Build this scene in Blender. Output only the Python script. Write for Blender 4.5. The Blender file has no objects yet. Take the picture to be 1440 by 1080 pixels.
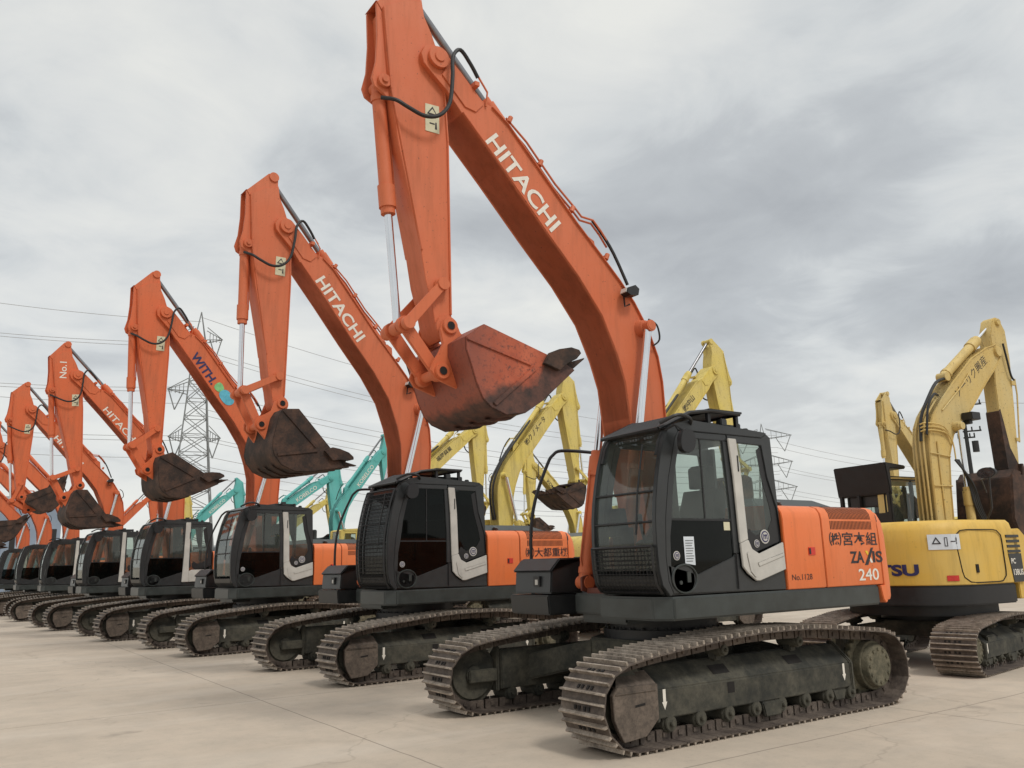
import bpy, bmesh, math, random
from mathutils import Vector, Matrix
random.seed(7)
PI = math.pi
SC = bpy.context.scene
COL = SC.collection

# ------------------------------------------------------------------ materials
def newmat(name):
    m = bpy.data.materials.new(name); m.use_nodes = True
    nt = m.node_tree
    return m, nt, nt.nodes['Principled BSDF']

def ramp(nt, fac, stops):
    r = nt.nodes.new('ShaderNodeValToRGB')
    e = r.color_ramp.elements
    e[0].position, e[0].color = stops[0][0], (*stops[0][1], 1)
    e[1].position, e[1].color = stops[-1][0], (*stops[-1][1], 1)
    for p, c in stops[1:-1]:
        x = e.new(p); x.color = (*c, 1)
    nt.links.new(fac, r.inputs['Fac'])
    return r.outputs['Color']

def noise(nt, scale, detail=4, rough=.6, coord='Object', stretch=None, dist=0):
    tc = nt.nodes.new('ShaderNodeTexCoord')
    n = nt.nodes.new('ShaderNodeTexNoise')
    n.inputs['Scale'].default_value = scale; n.inputs['Detail'].default_value = detail
    n.inputs['Roughness'].default_value = rough; n.inputs['Distortion'].default_value = dist
    src = tc.outputs[coord]
    if stretch:
        mp = nt.nodes.new('ShaderNodeMapping'); mp.inputs['Scale'].default_value = stretch
        nt.links.new(src, mp.inputs['Vector']); src = mp.outputs['Vector']
    nt.links.new(src, n.inputs['Vector'])
    return n.outputs['Fac']

def mix(nt, fac, a, b):
    m = nt.nodes.new('ShaderNodeMix'); m.data_type = 'RGBA'
    for s, v in ((m.inputs['Factor'], fac), (m.inputs['A'], a), (m.inputs['B'], b)):
        if isinstance(v, bpy.types.NodeSocket): nt.links.new(v, s)
        elif isinstance(v, tuple): s.default_value = (*v, 1)
        else: s.default_value = v
    return m.outputs['Result']

def bump(nt, b, h, strength=.3, dist=.01):
    bn = nt.nodes.new('ShaderNodeBump'); bn.inputs['Strength'].default_value = strength
    bn.inputs['Distance'].default_value = dist
    nt.links.new(h, bn.inputs['Height']); nt.links.new(bn.outputs['Normal'], b.inputs['Normal'])

def paint(name, col, faded, dirt=(.10, .06, .04), rough=.42, dirtamt=.5, spots=.66):
    """machine paint: faded patches, dust film, chipped and rusty specks"""
    m, nt, b = newmat(name)
    big = noise(nt, 1.1, 5, .6)
    c = ramp(nt, big, [(.3, col), (.7, faded)])
    streak = noise(nt, 2.2, 6, .7, stretch=(3, 3, .35))
    f2 = ramp(nt, streak, [(.48, (0, 0, 0)), (.85, (dirtamt,) * 3)])
    c = mix(nt, f2, c, dirt)
    sp = noise(nt, 26, 5, .75)
    f3 = ramp(nt, sp, [(spots, (0, 0, 0)), (spots + .05, (.85,) * 3)])
    c = mix(nt, f3, c, (.06, .03, .02))
    nt.links.new(c, b.inputs['Base Color'])
    sc = noise(nt, 5.5, 7, .8, stretch=(1, 1, .12))          # fine scratches and drips
    c2 = ramp(nt, sc, [(.61, (0, 0, 0)), (.75, (.22,) * 3)])
    lay = nt.nodes.new('ShaderNodeMix'); lay.data_type = 'RGBA'
    nt.links.new(c2, lay.inputs['Factor']); nt.links.new(c, lay.inputs['A']); lay.inputs['B'].default_value = (faded[0] * 1.1, faded[1] * 1.3, faded[2] * 1.5, 1)
    nt.links.new(lay.outputs['Result'], b.inputs['Base Color'])
    rr = ramp(nt, streak, [(.3, (rough,) * 3), (.8, (min(1, rough + .35),) * 3)])
    nt.links.new(rr, b.inputs['Roughness'])
    bump(nt, b, big, .08, .02)
    return m

def plain(name, col, rough=.5, metal=0., var=.25, scale=9, bumpv=.15):
    m, nt, b = newmat(name)
    n = noise(nt, scale, 5, .65)
    d = tuple(x * (1 - var) for x in col); l = tuple(min(1, x * (1 + var)) for x in col)
    nt.links.new(ramp(nt, n, [(.3, d), (.7, l)]), b.inputs['Base Color'])
    nt.links.new(ramp(nt, n, [(.3, (rough * .85,) * 3), (.75, (min(1, rough * 1.2),) * 3)]), b.inputs['Roughness'])
    b.inputs['Metallic'].default_value = metal
    if bumpv: bump(nt, b, n, bumpv, .004)
    return m

def dusty(name, dark, dust, lo=.42, hi=.62, scale=5, rough=.85, metal=0., coat=None):
    m, nt, b = newmat(name)
    n = noise(nt, scale, 8, .72)
    n2 = noise(nt, scale * 7, 4, .7)
    c = ramp(nt, n, [(lo, dark), (hi, dust)])
    c = mix(nt, ramp(nt, n2, [(.45, (0, 0, 0)), (.75, (.7,) * 3)]), c, coat or tuple(x * .5 for x in dark))
    nt.links.new(c, b.inputs['Base Color']); b.inputs['Roughness'].default_value = rough
    b.inputs['Metallic'].default_value = metal
    bump(nt, b, n2, .5, .006)
    return m

def glassmat(name, tint=(.70, .77, .73), dirt=.17, base=.055):
    m = bpy.data.materials.new(name); m.use_nodes = True
    nt = m.node_tree; nt.nodes.clear()
    out = nt.nodes.new('ShaderNodeOutputMaterial')
    tr = nt.nodes.new('ShaderNodeBsdfTransparent'); tr.inputs['Color'].default_value = (*tint, 1)
    gl = nt.nodes.new('ShaderNodeBsdfGlossy'); gl.inputs['Roughness'].default_value = .04
    gl.inputs['Color'].default_value = (.9, .95, .95, 1)
    lw = nt.nodes.new('ShaderNodeLayerWeight'); lw.inputs['Blend'].default_value = .5
    pw = nt.nodes.new('ShaderNodeMath'); pw.operation = 'POWER'; pw.inputs[1].default_value = 4.0; nt.links.new(lw.outputs['Facing'], pw.inputs[0])
    fr = nt.nodes.new('ShaderNodeMath'); fr.operation = 'MULTIPLY_ADD'; fr.inputs[1].default_value = .85; fr.inputs[2].default_value = base; nt.links.new(pw.outputs[0], fr.inputs[0])
    m1 = nt.nodes.new('ShaderNodeMixShader'); m2 = nt.nodes.new('ShaderNodeMixShader')
    df = nt.nodes.new('ShaderNodeBsdfDiffuse'); df.inputs['Color'].default_value = (.34, .37, .33, 1)  # dirt film, tinted green so it also paints in a greenish reflection
    nt.links.new(fr.outputs[0], m1.inputs[0]); nt.links.new(tr.outputs[0], m1.inputs[1]); nt.links.new(gl.outputs[0], m1.inputs[2])
    n = noise(nt, 2.2, 6, .7)
    r = ramp(nt, n, [(.35, (dirt * .3,) * 3), (.8, (dirt,) * 3)])  # dirt also sets how strongly the painted reflection shows
    nt.links.new(r, m2.inputs[0]); nt.links.new(m1.outputs[0], m2.inputs[1]); nt.links.new(df.outputs[0], m2.inputs[2])
    nt.links.new(m2.outputs[0], out.inputs['Surface'])
    return m

MAT = {}
MAT['orange'] = paint('orange_paint', (.76, .172, .042), (.74, .200, .070), dirtamt=.30, rough=.38)
MAT['orange_b'] = paint('orange_boom_paint', (.575, .126, .040), (.59, .156, .066), dirtamt=.42, rough=.48, spots=.64)
MAT['orange_c'] = paint('older_orange_paint', (.64, .122, .032), (.60, .140, .050), dirtamt=.5, rough=.48, spots=.63)
MAT['yellow'] = paint('yellow_paint', (.66, .40, .055), (.62, .42, .11), dirtamt=.4, rough=.42, spots=.66)
MAT['yellow_b'] = paint('weathered_yellow_paint', (.68, .53, .11), (.62, .50, .18), dirtamt=.55, rough=.5, spots=.61)
MAT['yellow_c'] = paint('faded_ochre_paint', (.60, .42, .13), (.56, .44, .20), dirt=(.22, .15, .08), dirtamt=.45, rough=.5, spots=.60)
MAT['teal'] = paint('teal_paint', (.085, .40, .37), (.14, .47, .44), dirtamt=.3, rough=.45)
MAT['grey'] = plain('dark_grey_paint', (.026, .028, .029), .36, var=.2, scale=5)
MAT['skirt'] = plain('skirt_grey_paint', (.034, .040, .038), .34, var=.3, scale=4)
MAT['black'] = plain('black_plastic', (.012, .012, .013), .45)
MAT['rubber'] = plain('hose_rubber', (.012, .012, .012), .55)
MAT['white'] = plain('silver_trim', (.50, .48, .44), .45, var=.12, scale=4)
MAT['chrome'] = plain('chrome_rod', (.75, .76, .78), .12, 1., var=.06, scale=3, bumpv=0)
MAT['rod'] = plain('dull_dark_rod', (.22, .22, .23), .3, .8, var=.2, scale=5, bumpv=0)  # darker and rougher than the chrome, for the arm cylinder rods
MAT['glass'] = glassmat('cab_glass')
MAT['glass_d'] = glassmat('dark_cab_glass', (.03, .04, .04), .012, .014)
MAT['track'] = dusty('worn_track_steel', (.045, .032, .026), (.15, .118, .094), .38, .64, 4, .72, coat=(.035, .026, .02))
MAT['grouser'] = dusty('polished_grouser_steel', (.17, .138, .11), (.42, .355, .29), .34, .58, 6, .55, metal=.2, coat=(.09, .07, .055))
MAT['trackdark'] = plain('track_bolt_holes', (.010, .008, .007), .9)
MAT['frame'] = dusty('muddy_frame', (.022, .023, .018), (.105, .096, .070), .40, .68, 2.2, .8, coat=(.02, .02, .017))
MAT['rust'] = dusty('rusty_guard_plate', (.060, .048, .038), (.175, .135, .105), .36, .64, 3.5, .8, coat=(.04, .03, .024))
MAT['bracket'] = plain('dark_boom_bracket', (.13, .032, .018), .6)  # red-brown, darker than the boom paint
MAT['hub'] = dusty('dusty_hub', (.075, .070, .045), (.17, .15, .10), .35, .6, 8, .9)
MAT['mud'] = dusty('bucket_mud_steel', (.024, .014, .010), (.105, .052, .032), .42, .66, 3, .8, coat=(.018, .013, .011))
MAT['decal_w'] = plain('white_lettering', (.74, .70, .62), .5, var=.1, scale=20, bumpv=0)
MAT['decal_k'] = plain('black_lettering', (.02, .016, .02), .5, bumpv=0)
MAT['decal_n'] = plain('navy_lettering', (.02, .02, .09), .5, bumpv=0)
MAT['decal_r'] = plain('red_reflector', (.55, .03, .02), .4, bumpv=0)
MAT['decal_y'] = plain('yellow_flash', (.75, .5, .03), .5, bumpv=0)
MAT['sticker'] = plain('pale_warning_sticker', (.62, .58, .40), .5, var=.1, bumpv=0)
MAT['paper'] = plain('paper_notice', (.62, .66, .70), .6, var=.08, bumpv=0)
MAT['seat'] = plain('seat_fabric', (.02, .024, .024), .85)
MAT['lamp'] = plain('lamp_lens', (.55, .55, .52), .15, bumpv=0)
MAT['teal_l'] = plain('turquoise_badge', (.10, .42, .55), .5, bumpv=0)
MAT['green_l'] = plain('green_badge', (.20, .50, .20), .5, bumpv=0)
MAT['steel_far'] = plain('galvanised_steel', (.22, .23, .23), .7, bumpv=0)
MAT['cable'] = plain('cable_aluminium', (.40, .41, .42), .7, bumpv=0)
MAT['mirror'] = plain('mirror_glass', (.6, .62, .62), .08, 1., bumpv=0)

def bucket_paint():
    """orange bucket whose lower shell is worn to dark mud and steel"""
    m, nt, b = newmat('worn_orange_bucket')
    tc = nt.nodes.new('ShaderNodeTexCoord'); sx = nt.nodes.new('ShaderNodeSeparateXYZ')
    nt.links.new(tc.outputs['Object'], sx.inputs[0])
    n = noise(nt, 7, 8, .75)
    def mth(op, a, c):
        q = nt.nodes.new('ShaderNodeMath'); q.operation = op
        for i, v in enumerate((a, c)):
            if isinstance(v, bpy.types.NodeSocket): nt.links.new(v, q.inputs[i])
            else: q.inputs[i].default_value = v
        return q.outputs[0]
    # wear grows towards the heel and the lip (bucket's own axes)
    z = mth('MULTIPLY', sx.outputs['Z'], 1.0)
    x = mth('MULTIPLY', sx.outputs['X'], -.42)
    v = mth('ADD', mth('ADD', z, x), mth('ADD', mth('MULTIPLY', n, .22), mth('MULTIPLY', noise(nt, 2.3, 3, .5), .45)))
    v = mth('SUBTRACT', v, mth('MULTIPLY', mth('MAXIMUM', mth('ADD', sx.outputs['X'], 2.12), 0.0), 1.4))
    v = mth('SUBTRACT', v, .27)
    # side plate: z about 3.1..4.0, x about -3..-1.5
    c = ramp(nt, mth('SUBTRACT', v, 4.02), [(.43, (0, 0, 0)), (.54, (1, 1, 1))])
    n2 = noise(nt, 3, 6, .7)
    oc = ramp(nt, n2, [(.35, (.36, .072, .030)), (.65, (.50, .120, .055))])
    sp = noise(nt, 18, 6, .75)
    oc = mix(nt, ramp(nt, sp, [(.52, (0, 0, 0)), (.64, (.9,) * 3)]), oc, (.10, .035, .025))
    grime = mth('ADD', mth('MULTIPLY', mth('SUBTRACT', -2.55, sx.outputs['X']), 1.4), mth('MULTIPLY', noise(nt, 6, 7, .75), .9))
    oc = mix(nt, ramp(nt, grime, [(.45, (0, 0, 0)), (.95, (.75,) * 3)]), oc, (.20, .055, .035))
    mc = ramp(nt, noise(nt, 5, 7, .75), [(.35, (.026, .014, .011)), (.65, (.13, .05, .032))])
    nt.links.new(mix(nt, c, mc, oc), b.inputs['Base Color'])
    b.inputs['Roughness'].default_value = .6
    bump(nt, b, n, .35, .008)
    return m
MAT['bucket_o'] = bucket_paint()

def ground_mat():
    m, nt, b = newmat('concrete_yard')
    tc = nt.nodes.new('ShaderNodeTexCoord')
    n1 = noise(nt, .32, 7, .6); n2 = noise(nt, 2.3, 8, .7); n3 = noise(nt, 60, 4, .7)
    c = ramp(nt, n1, [(.28, (.405, .335, .262)), (.72, (.52, .435, .345))])
    c = mix(nt, ramp(nt, n2, [(.42, (0, 0, 0)), (.8, (.45,) * 3)]), c, (.26, .235, .20))
    c = mix(nt, ramp(nt, n3, [(.5, (0, 0, 0)), (.8, (.35,) * 3)]), c, (.30, .27, .235))
    st = noise(nt, .9, 5, .65, stretch=(1.0, .25, 1), dist=.6)
    c = mix(nt, ramp(nt, st, [(.60, (0, 0, 0)), (.78, (.5,) * 3)]), c, (.27, .225, .18))
    sp = noise(nt, 1.6, 3, .5, dist=.2); c = mix(nt, ramp(nt, sp, [(.66, (0, 0, 0)), (.74, (.40,) * 3)]), c, (.20, .17, .14))
    gr = noise(nt, 14, 6, .75); c = mix(nt, ramp(nt, gr, [(.56, (0, 0, 0)), (.68, (.30,) * 3)]), c, (.24, .205, .165))
    ls = noise(nt, .55, 6, .6, stretch=(.35, 1.4, 1), dist=.4); c = mix(nt, ramp(nt, ls, [(.52, (0, 0, 0)), (.70, (.55,) * 3)]), c, (.56, .49, .41))
    vo = nt.nodes.new('ShaderNodeTexVoronoi'); vo.feature = 'DISTANCE_TO_EDGE'; vo.inputs['Scale'].default_value = .16
    wq = nt.nodes.new('ShaderNodeTexNoise'); wq.inputs['Scale'].default_value = 1.1; wq.inputs['Detail'].default_value = 8; nt.links.new(tc.outputs['Object'], wq.inputs['Vector'])
    wa = nt.nodes.new('ShaderNodeVectorMath'); wa.operation = 'MULTIPLY_ADD'; wa.inputs[1].default_value = (1.1, 1.1, 1.1); nt.links.new(wq.outputs['Color'], wa.inputs[0]); nt.links.new(tc.outputs['Object'], wa.inputs[2])
    nt.links.new(wa.outputs['Vector'], vo.inputs['Vector'])
    c = mix(nt, ramp(nt, vo.outputs['Distance'], [(.0006, (.22,) * 3), (.0018, (0, 0, 0))]), c, (.12, .10, .08))
    # slab joints
    br = nt.nodes.new('ShaderNodeTexBrick'); br.offset = 0
    mp = nt.nodes.new('ShaderNodeMapping'); mp.inputs['Location'].default_value = (3.4, 2.1, 0)
    nt.links.new(tc.outputs['Object'], mp.inputs['Vector'])
    wv = nt.nodes.new('ShaderNodeVectorMath'); wv.operation = 'ADD'
    wn = nt.nodes.new('ShaderNodeTexNoise'); wn.inputs['Scale'].default_value = 1.4; wn.inputs['Detail'].default_value = 5
    nt.links.new(tc.outputs['Object'], wn.inputs['Vector'])
    ws = nt.nodes.new('ShaderNodeVectorMath'); ws.operation = 'SCALE'; ws.inputs['Scale'].default_value = .05
    nt.links.new(wn.outputs['Color'], ws.inputs[0])
    nt.links.new(mp.outputs['Vector'], wv.inputs[0]); nt.links.new(ws.outputs['Vector'], wv.inputs[1])
    nt.links.new(wv.outputs['Vector'], br.inputs['Vector'])
    br.inputs['Scale'].default_value = 1; br.inputs['Brick Width'].default_value = 5.2; br.inputs['Row Height'].default_value = 6.1
    br.inputs['Mortar Size'].default_value = .011; br.inputs['Mortar Smooth'].default_value = .3
    j = mix(nt, .55, (0, 0, 0), br.outputs['Fac'])
    c = mix(nt, j, c, (.10, .085, .07))
    nt.links.new(c, b.inputs['Base Color']); b.inputs['Roughness'].default_value = .85
    bump(nt, b, n3, .25, .004)
    return m
MAT['ground'] = ground_mat()

# ------------------------------------------------------------------ mesh builder
class MB:
    def __init__(s): s.v = []; s.f = []; s.m = []
    def add(s, vs, fs, mi=0):
        o = len(s.v); s.v += [tuple(p) for p in vs]
        for f in fs: s.f.append([o + i for i in f]); s.m.append(mi)
        return s
    def prism(s, pts, y0, y1, mi=0):                     # profile in x,z
        n = len(pts)
        vs = [(x, y0, z) for x, z in pts] + [(x, y1, z) for x, z in pts]
        fs = [list(range(n)), list(range(2 * n - 1, n - 1, -1))] + [[i, (i + 1) % n, n + (i + 1) % n, n + i] for i in range(n)]
        return s.add(vs, fs, mi)
    def plan(s, pts, z0, z1, mi=0):                      # outline in x,y
        n = len(pts)
        vs = [(x, y, z0) for x, y in pts] + [(x, y, z1) for x, y in pts]
        fs = [list(range(n)), list(range(2 * n - 1, n - 1, -1))] + [[i, (i + 1) % n, n + (i + 1) % n, n + i] for i in range(n)]
        return s.add(vs, fs, mi)
    def box(s, x0, x1, y0, y1, z0, z1, mi=0):
        return s.prism([(x0, z0), (x1, z0), (x1, z1), (x0, z1)], y0, y1, mi)
    def sheet(s, pts, y0, y1, mi=0):                     # open ruled strip across y
        n = len(pts)
        vs = [(x, y0, z) for x, z in pts] + [(x, y1, z) for x, z in pts]
        return s.add(vs, [[i, i + 1, n + i + 1, n + i] for i in range(n - 1)], mi)
    def strip(s, a, b, y0, y1, mi=0):                    # thick bent plate between two polylines
        n = len(a)
        vs = [(x, y0, z) for x, z in a] + [(x, y1, z) for x, z in a] + [(x, y0, z) for x, z in b] + [(x, y1, z) for x, z in b]
        fs = []
        for i in range(n - 1):
            fs += [[i, i + 1, n + i + 1, n + i], [2 * n + i, 3 * n + i, 3 * n + i + 1, 2 * n + i + 1], [i, 2 * n + i, 2 * n + i + 1, i + 1], [n + i, n + i + 1, 3 * n + i + 1, 3 * n + i]]
        fs += [[0, n, 3 * n, 2 * n], [n - 1, 3 * n - 1, 4 * n - 1, 2 * n - 1]]
        return s.add(vs, fs, mi)
    def poly(s, pts, y, mi=0):
        return s.add([(x, y, z) for x, z in pts], [list(range(len(pts)))], mi)
    def cyl(s, p0, p1, r, n=16, r2=None, mi=0):
        p0 = Vector(p0); p1 = Vector(p1); d = (p1 - p0).normalized()
        a = Vector((0, 0, 1)) if abs(d.z) < .9 else Vector((1, 0, 0))
        u = d.cross(a).normalized(); w = d.cross(u); r2 = r if r2 is None else r2
        vs = []
        for p, q in ((p0, r), (p1, r2)):
            vs += [p + (u * math.cos(2 * PI * i / n) + w * math.sin(2 * PI * i / n)) * q for i in range(n)]
        fs = [list(range(n))[::-1], list(range(n, 2 * n))] + [[i, (i + 1) % n, n + (i + 1) % n, n + i] for i in range(n)]
        return s.add(vs, fs, mi)
    def tube(s, pts, r, n=7, mi=0, smooth=0):
        P = [Vector(p) for p in pts]
        if smooth:
            Q = []
            for i in range(len(P) - 1):
                a, b, c, d = P[max(i - 1, 0)], P[i], P[i + 1], P[min(i + 2, len(P) - 1)]
                for k in range(smooth):
                    t = k / smooth
                    Q.append(.5 * ((2 * b) + (c - a) * t + (2 * a - 5 * b + 4 * c - d) * t * t + (3 * b - a - 3 * c + d) * t ** 3))
            Q.append(P[-1]); P = Q
        vs = []; u = None
        for i, p in enumerate(P):
            d = (P[min(i + 1, len(P) - 1)] - P[max(i - 1, 0)]).normalized()
            if u is None:
                a = Vector((0, 0, 1)) if abs(d.z) < .9 else Vector((0, 1, 0)); u = d.cross(a).normalized()
            else: u = (u - d * u.dot(d)).normalized()
            w = d.cross(u)
            vs += [p + (u * math.cos(2 * PI * k / n) + w * math.sin(2 * PI * k / n)) * r for k in range(n)]
        fs = [[i * n + k, i * n + (k + 1) % n, (i + 1) * n + (k + 1) % n, (i + 1) * n + k] for i in range(len(P) - 1) for k in range(n)]
        fs += [list(range(n))[::-1], list(range((len(P) - 1) * n, len(P) * n))]
        return s.add(vs, fs, mi)
    def mesh(s, name, mats, bevel=0, ang=32, recalc=True):
        me = bpy.data.meshes.new(name)
        me.from_pydata(s.v, [], s.f)
        for m in mats: me.materials.append(m)
        me.polygons.foreach_set('material_index', s.m)
        bm = bmesh.new(); bm.from_mesh(me)
        if recalc: bmesh.ops.recalc_face_normals(bm, faces=bm.faces)
        if bevel:
            es = [e for e in bm.edges if len(e.link_faces) == 2 and e.calc_face_angle(0) > math.radians(ang)]
            bmesh.ops.bevel(bm, geom=es, offset=bevel, segments=2, affect='EDGES', clamp_overlap=True)
        bm.to_mesh(me); bm.free()
        me.shade_smooth(); me.set_sharp_from_angle(angle=math.radians(ang))
        return me

def link(name, me, parent=None, mats=None, mw=None, **props):
    o = bpy.data.objects.new(name, me); COL.objects.link(o)
    if parent is not None: o.parent = parent
    if mw is not None: o.matrix_local = mw
    if mats and me is not None:
        for i, m in enumerate(mats):
            if m is not None and i < len(o.material_slots):
                o.material_slots[i].link = 'OBJECT'; o.material_slots[i].material = m
    for k, v in props.items(): o[k] = v
    return o
CACHE = {}
def cached(key, fn):
    if key not in CACHE: CACHE[key] = fn()
    return CACHE[key]

def empty(name, loc, rz, label, cat, group=None):
    o = bpy.data.objects.new(name, None); COL.objects.link(o)
    o.location = loc; o.rotation_euler = (0, 0, rz); o.empty_display_size = .3
    o['label'] = label; o['category'] = cat
    if group: o['group'] = group
    return o

# text -> flat mesh; origin at lower left, size w x h, standing in x,z at y
def text_mesh(s, w, h, mat, p0, ang=0, y=-1.4, side=-1, shear=0, bold=0.0, thick=0, upx=1):
    def mk():
        c = bpy.data.curves.new('t', 'FONT'); c.body = s; c.offset = bold; c.shear = shear; c.resolution_u = 4
        c.fill_mode = 'FRONT'
        o = bpy.data.objects.new('t', c); COL.objects.link(o)
        bpy.context.view_layer.update()
        me = bpy.data.meshes.new_from_object(o.evaluated_get(bpy.context.evaluated_depsgraph_get()))
        bpy.data.objects.remove(o); bpy.data.curves.remove(c)
        return me
    src = mk()
    xs = [v.co.x for v in src.vertices]; ys = [v.co.y for v in src.vertices]
    x0, x1, y0, y1 = min(xs), max(xs), min(ys), max(ys)
    ca, sa = math.cos(ang), math.sin(ang)
    me = bpy.data.meshes.new('lettering')
    vs = []
    for v in src.vertices:
        u = (v.co.x - x0) / (x1 - x0) * w; q = (v.co.y - y0) / (y1 - y0) * h
        dx = u * ca - q * sa; dz = u * sa + q * ca
        vs.append((p0[0] + (dx if side < 0 else -dx), y, p0[1] + dz))
    me.from_pydata(vs, [], [list(p.vertices) for p in src.polygons])
    me.materials.append(mat)
    bpy.data.meshes.remove(src)
    # face outwards
    for p in me.polygons: pass
    me.update()
    if me.polygons and (me.polygons[0].normal.y > 0) != (side > 0): me.flip_normals()
    return me

def arc(cx, cz, r, a0, a1, n):
    return [(cx + r * math.cos(math.radians(a0 + (a1 - a0) * i / n)), cz + r * math.sin(math.radians(a0 + (a1 - a0) * i / n))) for i in range(n + 1)]
def rounded(pts, k=3, f=.25):
    """chaikin rounding of a closed outline"""
    for _ in range(k):
        q = []
        for i in range(len(pts)):
            a, b = pts[i], pts[(i + 1) % len(pts)]
            q.append((a[0] + (b[0] - a[0]) * f, a[1] + (b[1] - a[1]) * f)); q.append((a[0] + (b[0] - a[0]) * (1 - f), a[1] + (b[1] - a[1]) * (1 - f)))
        pts = q
    return pts

# ------------------------------------------------------------------ undercarriage
def chain_path():
    pts = [(-1.93, 0), (-1.0, 0), (0, 0), (1.0, 0), (1.90, 0)]
    pts += [(2.07, .03), (2.20, .12), (2.30, .26), (2.33, .42), (2.30, .57), (2.21, .70), (2.07, .79), (1.88, .83)]
    pts += [(1.441, .866), (.95, .915), (.728, .932), (.249, .946), (-.204, .945), (-.634, .922), (-1.1, .885), (-1.564, .845), (-1.93, .80)]
    pts += [(-2.10, .755), (-2.23, .66), (-2.31, .53), (-2.335, .40), (-2.30, .25), (-2.21, .115), (-2.08, .03)]
    return [Vector((x, 0, z)) for x, z in pts]

def chain_mesh():
    P = chain_path(); P.append(P[0]); L = [0]
    for i in range(1, len(P)): L.append(L[-1] + (P[i] - P[i - 1]).length)
    N = 52; tot = L[-1]
    def at(s):
        s %= tot
        for i in range(1, len(P)):
            if L[i] >= s:
                t = (s - L[i - 1]) / (L[i] - L[i - 1]); return P[i - 1].lerp(P[i], t)
    mb = MB(); W = .30
    for k in range(N):
        a = at(k * tot / N); b = at((k + 1) * tot / N)
        d = (b - a); ln = d.length; d.normalize()
        nrm = Vector((d.z, 0, -d.x))              # outward
        def q(u, y, h): return a + d * u + nrm * h + Vector((0, y, 0))
        def hexa(u0, u1, y0, y1, h0, h1, mi=0, taper=0):
            vs = [q(u0, y0, h0), q(u1, y0, h0), q(u1, y1, h0), q(u0, y1, h0), q(u0 + taper, y0, h1), q(u1 - taper, y0, h1), q(u1 - taper, y1, h1), q(u0 + taper, y1, h1)]
            mb.add(vs, [[0, 1, 2, 3], [4, 7, 6, 5], [0, 4, 5, 1], [1, 5, 6, 2], [2, 6, 7, 3], [3, 7, 4, 0]], mi)
        g = .006
        hexa(g, ln - g * .2, -W, W, -.040, -.026)
        for u in (.004, ln * .48):
            hexa(u, u + .026, -W, W, -.0262, .010, 2, taper=.006)
        for y in (-.105, .075):
            hexa(.012, ln - .012, y, y + .03, -.135, -.0402)
        hexa(ln * .42, ln * .42 + .05, -.12, .12, -.11, -.07)
        for y in (-.10, -.045, .03, .085):       # bolt heads and mud holes between the grousers
            hexa(ln * .70, ln * .70 + .035, y - .014, y + .014, -.0258, -.0145, 1)
    return mb.mesh('track_chain', [MAT['track'], MAT['trackdark'], MAT['grouser']])

def frame_mesh():
    mb = MB()
    # long box with a sloping shoulder, section in y,z extruded along x
    sec = [(-.155, .235), (-.155, .49), (.05, .68), (.16, .68), (.16, .235)]
    x0, x1 = -1.53, 1.42; n = len(sec)
    vs = [(x0, y, z) for y, z in sec] + [(x1, y, z) for y, z in sec]
    mb.add(vs, [list(range(n)), list(range(2 * n - 1, n - 1, -1))] + [[i, (i + 1) % n, n + (i + 1) % n, n + i] for i in range(n)])
    # collars at each end of the beam
    for xa in (-1.57, 1.38):
        n = 5
        s2 = [(-.175, .21), (-.175, .50), (.05, .71), (.12, .71), (.12, .21)]
        vs = [(xa, y, z) for y, z in s2] + [(xa + .05, y, z) for y, z in s2]
        mb.add(vs, [list(range(n)), list(range(2 * n - 1, n - 1, -1))] + [[i, (i + 1) % n, n + (i + 1) % n, n + i] for i in range(n)])
    # idler guard box
    mb.box(-1.95, -1.575, -.153, .15, .33, .47)
    # rock guards between the rollers
    mb.prism([(-.12, .234), (.20, .234), (.16, .09), (-.08, .09)], -.17, -.12)
    mb.prism([(1.05, .234), (1.30, .234), (1.26, .12), (1.10, .12)], -.15, -.12)
    for x in (-.55, .62): mb.box(x - .05, x + .05, -.02, .08, .66, .74)
    return mb.mesh('track_frame', [MAT['frame']], bevel=.012)

def guard_mesh():
    mb = MB()
    mb.prism([(-2.06, .20), (-2.0, .105), (-1.74, .125), (-1.575, .26), (-1.575, .555), (-2.06, .565), (-2.115, .50), (-2.105, .30)], -.21, -.165)
    mb.prism([(-2.06, .565), (-1.575, .555), (-1.575, .545), (-2.06, .555)], -.20, -.06)
    mb.add([(-2.06, -.19, .56), (-1.575, -.19, .552), (-1.575, -.04, .66), (-1.92, -.04, .66)], [[0, 1, 2, 3]])
    mb.box(-2.09, -1.60, -.218, -.209, .50, .515)
    return mb.mesh('idler_guard', [MAT['rust']], bevel=.01)
def frame_detail_mesh(k):
    mb = MB()
    def slope(x0, x1, t0, t1):                  # dark openings in the sloped shoulder
        def p(x, t): return (x, -.155 + .205 * t - .002, .49 + .19 * t + .002)
        mb.add([p(x0, t0), p(x1, t0), p(x1, t1), p(x0, t1)], [[0, 1, 2, 3]])
    if k == 0: slope(-.72, -.48, .30, .70)
    if k == 1: slope(.42, .66, .30, .70)
    if k == 2: mb.poly([(-.60, .37), (-.50, .37), (-.50, .47), (-.60, .47)], -.158)
    if k == 3: mb.poly([(-1.86, .38), (-1.74, .39), (-1.74, .41), (-1.86, .40)], -.2135)
    return mb.mesh('frame_opening', [MAT['trackdark']])

def arrow_mesh():
    mb = MB()
    for x in (0,):
        mb.poly([(x - .018, .49), (x + .018, .49), (x + .018, .38), (x + .032, .38), (x, .31), (x - .032, .38), (x - .018, .38)], -.1625 + .004)
    return mb.mesh('arrow_marking', [MAT['decal_w']])

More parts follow.
